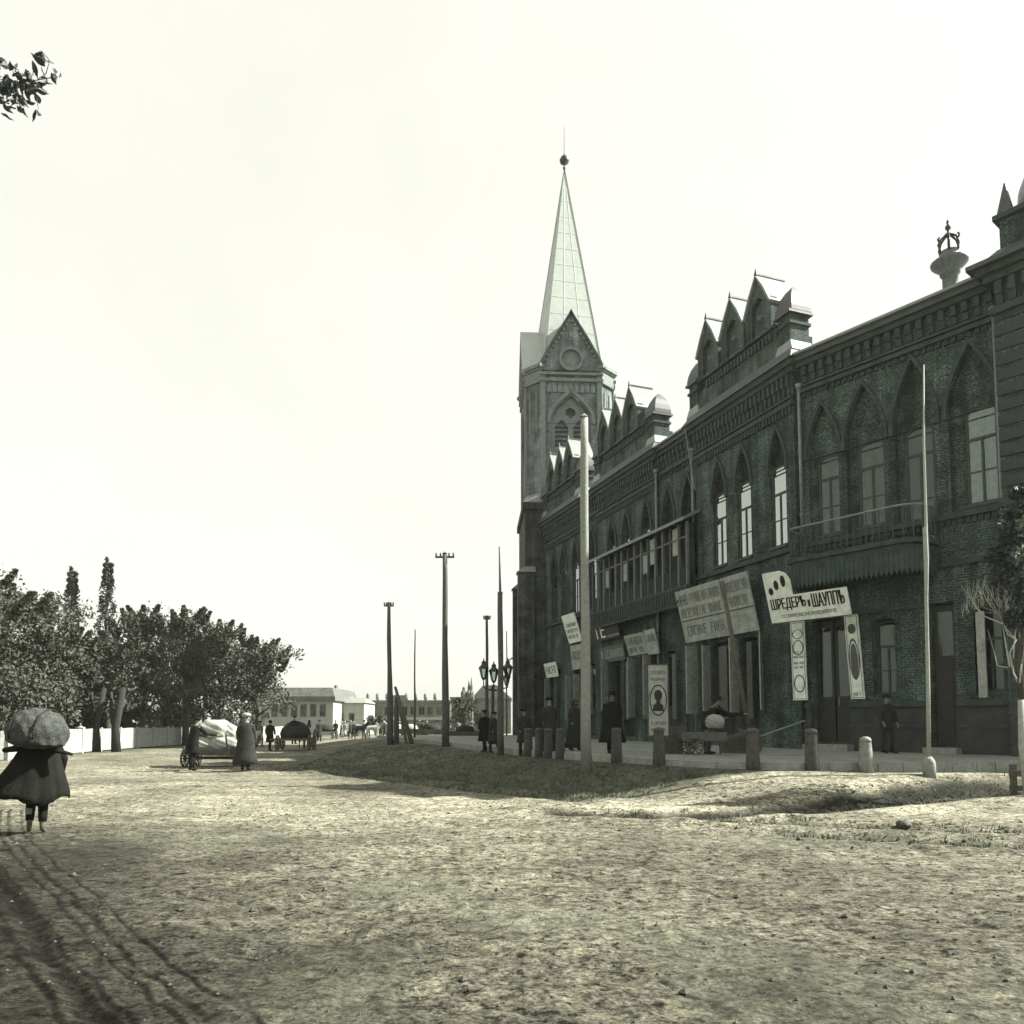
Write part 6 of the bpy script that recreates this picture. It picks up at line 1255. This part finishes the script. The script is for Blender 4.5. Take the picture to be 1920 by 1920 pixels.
# nearest cart: low flat cart, loaded with white sacks, seen from behind
x, y = PXG(405, 1438); z0 = gz(x, y)
ct = thing('loaded_cart', 'nearest low wooden cart, standing on the road below the trees with a white load', 'cart', Matrix.Translation((x, y, z0)) @ Matrix.Rotation(R(-4), 4, 'Z'), (0, 0, 0)); ORG[ct.name] = Vector((0, 0, 0))
for k in range(7): MB().box(-.80+k*.23, -.585+k*.23, -.55, .75, .50, .54).build('plank', M['wood_dark'], ct)
MB().box(-.84, .84, -.6, -.555, .42, .62).build('tail_board', M['wood_dark'], ct); MB().box(-.86, -.815, -.55, .75, .42, .72).build('side_rail', M['wood_dark'], ct); MB().box(.815, .86, -.55, .75, .42, .72).build('side_rail', M['wood_dark'], ct)
for sx in (-1, 1):
    wheel(ct, sx*.92, -.25, .30, .30, 1); wheel(ct, sx*.92, .65, .30, .30, 1)
    MB().tube([(sx*.4, .75, .45), (sx*.36, 2.3, .75)], .03, 6).build('shaft', M['wood_dark'], ct)
MB().tube([(-.95, -.25, .3), (.95, -.25, .3)], .035, 6).build('axle', M['wood_dark'], ct); MB().tube([(-.95, .65, .3), (.95, .65, .3)], .035, 6).build('axle', M['wood_dark'], ct)
MB().tube([(-.74, -.56, .55), (-.5, -.6, .92), (-.66, -.3, 1.35)], [.03, .03, .02], 6).build('stake', M['wood_dark'], ct)
MB().tube([(.74, -.56, .5), (.66, -.58, 1.1)], [.035, .03], 6).build('stake', M['wood_dark'], ct)
wpt = lambda dx, dy: (x+dx*math.cos(R(-4))-dy*math.sin(R(-4)), y+dx*math.sin(R(-4))+dy*math.cos(R(-4)))
sg = 'white sacks heaped on the nearest cart'
for lab, dx, dy, dz, rx, ry, rz in (('lower left white sack on the nearest cart', -.35, -.1, .545, .45, .38, .3), ('lower right white sack on the nearest cart', .38, -.12, .545, .45, .36, .3), ('largest white sack lying on top of the other two on the nearest cart', -.05, .05, .9, .62, .42, .42), ('small white sack at the top right of the heap on the nearest cart', .42, .1, .92, .34, .3, .34)):
    a, b = wpt(dx, dy); sack(lab, a, b, z0+dz, rx, ry, rz, group=sg)
a, b = wpt(0, 2.9); horse('dark horse harnessed ahead of the nearest cart, hidden behind its white load', a, b, 176, 1.3, z=gz(a, b), down=.5)
a, b = wpt(.65, -.5); 
# second cart: dark load, farther along the road
x, y = PXG(552, 1408); z0 = 0.02
c2 = thing('hay_cart', 'dark cart heaped with a rounded black load farther down the road', 'cart', Matrix.Translation((x, y, z0)), (0, 0, 0)); ORG[c2.name] = Vector((0, 0, 0))
for k in range(6): MB().box(-.8+k*.27, -.55+k*.27, -.5, 1.3, .62, .67).build('plank', M['wood_dark'], c2)
for sx in (-1, 1): wheel(c2, sx*.88, 0, .42, .42, 1); wheel(c2, sx*.88, .95, .42, .42, 1)
MB().box(-1.15, 1.25, -.55, -.45, .55, .66).build('tail_bar', M['wood_dark'], c2)
lo = MB().lathe([(.78, .68), (.85, .9), (.75, 1.2), (.45, 1.5), (.1, 1.62)], (0, .4, 0), 14); lo.build('load', M['cloth_dark'], c2, smooth=True)
a = horse('dark horse pulling the far dark cart, facing away', x-.1, y+2.6, 180, 1.4, z=.02)
person('driver sitting up on the far dark cart', x+.05, y-.1, 175, 1.5, coat='cloth_black', hat='cap', z=z0+.35, robe=.5, stride=.02)
# handcart of the vendor
D = 20.8; x = (1312-960)/FPX*D; hc = thing('handcart', 'small two-wheeled wooden handcart of the vendor on the sidewalk', 'handcart', Matrix.Translation((x, D, .67)), (0, 0, 0)); ORG[hc.name] = Vector((0, 0, 0))
MB().box(-.5, .7, -.02, .55, .42, .47).build('deck', M['wood_dark'], hc); MB().box(-.52, .72, -.05, -.022, .38, .62).build('side_board', M['sign_mid'], hc); MB().box(-.52, .72, .55, .58, .38, .62).build('side_board', M['wood_dark'], hc)
wheel(hc, -.18, -.12, .24, .24, 0); wheel(hc, -.18, .66, .24, .24, 0); MB().tube([(-.18, -.1, .24), (-.18, .66, .24)], .025, 6).build('axle', M['wood_dark'], hc)
for yy in (.02, .5): MB().tube([(.7, yy, .45), (1.3, yy, .6)], .025, 6).build('handle', M['wood_dark'], hc)
MB().tube([(.6, .25, .42), (.62, .25, 0)], .03, 6).build('prop', M['wood_dark'], hc)
# dark crates stacked between the portrait sign and the handcart
for k, (px, D, z_, w, h_, lab) in enumerate(((1262, 21.6, .67, .5, .42, 'lower dark crate between the portrait signboard and the handcart'), (1265, 21.6, 1.092, .46, .36, 'upper dark crate of the stack beside the handcart'), (1372, 22.0, .67, .6, .5, 'dark crate under the large grey signboard, left of the shop'), (1404, 22.4, .67, .45, .7, 'taller dark box under the right part of the grey signboard'))):
    x = (px-960)/FPX*D; cr_ = thing('crate', lab, 'crate', Matrix.Translation((x, D, z_)) @ Matrix.Rotation(R(-12+k*7), 4, 'Z'), (0, 0, 0)); ORG[cr_.name] = Vector((0, 0, 0))
    MB().box(-w/2+.02, w/2-.02, -w/2+.02, w/2-.02, .01, h_-.02).build('core', M['door'], cr_)
    for j in range(4): zz = .005+j*h_/4; MB().box(-w/2, w/2, -w/2-.005, -w/2+.018, zz, zz+h_/4-.012).build('slat', M['wood_dark'], cr_); MB().box(-w/2-.005, -w/2+.018, -w/2+.02, w/2, zz, zz+h_/4-.012).build('slat', M['wood_dark'], cr_)
# handrail in front of the shop door
hr = thing('handrail', 'short sloping wooden handrail beside the steps of the shop door', 'handrail', WA @ Matrix.Translation((-.2, -1.5, .67)), (0, 0, 0)); ORG[hr.name] = Vector((0, 0, 0))
MB().tube([(-.55, -.2, .45), (.35, .9, .95)], .035, 6).build('rail', M['pipe'], hr); MB().tube([(-.55, -.2, 0), (-.55, -.2, .45)], .03, 6).build('post', M['wood_dark'], hr); MB().tube([(.35, .9, 0), (.35, .9, .95)], .03, 6).build('post', M['wood_dark'], hr)
# barrier / bench frame at the foot of the young tree
D = 14.9; x = (1893-960)/FPX*D; bf = thing('barrier', 'low dark wooden barrier at the foot of the young tree', 'barrier', Matrix.Translation((x, D, gz(x, D))), (0, 0, 0)); ORG[bf.name] = Vector((0, 0, 0))
for dx in (0, .36, .8): MB().box(dx-.05, dx+.05, -.04, .04, -.1, .62).build('post', M['wood_dark'], bf)
MB().box(-.12, 1.0, -.075, -.042, .38, .5).build('rail', M['wood_dark'], bf); MB().box(-.12, 1.0, -.075, -.042, .1, .2).build('rail', M['wood_dark'], bf)
# distant carts, horses and people of the market crowd at the end of the street
def far_cart(label, px, yf, load='cloth_mid', face=90):
    x, y = PXG(px, yf, 0); c_ = thing('market_cart', label, 'cart', Matrix.Translation((x, y, 0)) @ Matrix.Rotation(R(face), 4, 'Z'), (0, 0, 0), 'distant carts of the market'); ORG[c_.name] = Vector((0, 0, 0))
    MB().box(-.7, .7, -1.1, 1.1, .6, .7).build('bed', M['wood_dark'], c_); MB().box(-.75, -.7, -1.1, 1.1, .5, .95).build('side_board', M['wood_dark'], c_); MB().box(.7, .75, -1.1, 1.1, .5, .95).build('side_board', M['wood_dark'], c_)
    for sx in (-1, 1): wheel(c_, sx*.85, -.6, .45, .45, 1); wheel(c_, sx*.85, .65, .4, .4, 1)
    MB().lathe([(.6, .71), (.72, .9), (.55, 1.25), (.1, 1.4)], (0, 0, 0), 12).build('load', M[load], c_, smooth=True)
far_cart('distant cart with pale load behind the strutted pole', 770, 1386, 'cloth_white'); far_cart('distant dark cart right of the strutted pole', 812, 1388, 'cloth_dark'); far_cart('distant cart just left of the crowd by the white hall', 610, 1386, 'cloth_dark', 30); far_cart('distant cart left of the pale horse', 668, 1380, 'cloth_mid', 60); far_cart('dark cart standing before the small dark building', 872, 1398, 'cloth_dark', 80)
x, y = PXG(700, 1386, 0); horse('distant pale horse standing sideways before the grey arcade', x, y, 90, 1.45, 'horse_pale', 0, 'distant horses'); x, y = PXG(676, 1386, 0); horse('distant dark horse left of the pale one', x, y, 60, 1.45, 'horse', 0, 'distant horses'); x, y = PXG(826, 1387, 0); horse('distant horse with lowered head near the tall dark pole', x, y, -80, 1.4, 'horse', 0, 'distant horses', .8)
rnd = random.Random(9)
for k, (px, w_) in enumerate(((640, 'before the middle of the plain white hall'), (646, 'just right of the middle of the plain white hall'), (657, 'near the right half of the plain white hall'), (663, 'left of the distant dark horse'), (683, 'at the gap between white hall and grey arcade'), (706, 'right behind the distant pale horse'), (722, 'immediately left of the strutted pole'), (748, 'between the strutted pole and its stub post'), (757, 'under the leaning strut of the pole'), (786, 'just right of the very thin mast'), (800, 'before the middle of the grey arcade'), (820, 'beside the distant horse with lowered head'), (848, 'just right of the tall dark pole'), (867, 'before the small dark building'))):
    x, y = PXG(px, 1380+rnd.uniform(0, 6), 0); c_ = rnd.choice(['cloth_dark', 'cloth_dark', 'cloth_mid', 'cloth_white']); nm = {'cloth_dark': 'dark-clothed', 'cloth_mid': 'grey-clothed', 'cloth_white': 'white-clothed'}[c_]
    person('tiny distant '+nm+' figure '+w_, x, y, rnd.uniform(0, 360), rnd.uniform(1.55, 1.75), coat=c_, hat=rnd.choice(['cap', 'brim', 'turban']), z=0, robe=rnd.choice([.3, .6]), group='distant crowd at the end of the street')
# ================================================================== HAZE (thin dusty air, fades the far end of the street)
hz = MB().box(-395, 395, -75, 435, -1.6, 60).build('haze', bpy.data.materials.new('haze_air'))
hz['kind'] = 'stuff'; m = hz.data.materials[0]; m.use_nodes = True; n = m.node_tree.nodes; n.clear()
o_ = n.new('ShaderNodeOutputMaterial'); v_ = n.new('ShaderNodeVolumePrincipled'); v_.inputs['Color'].default_value = (.96, .97, .9, 1); v_.inputs['Density'].default_value = .0003; v_.inputs['Anisotropy'].default_value = .2
m.node_tree.links.new(v_.outputs[0], o_.inputs['Volume'])
SC.cycles.volume_bounces = 0; SC.cycles.use_denoising = True
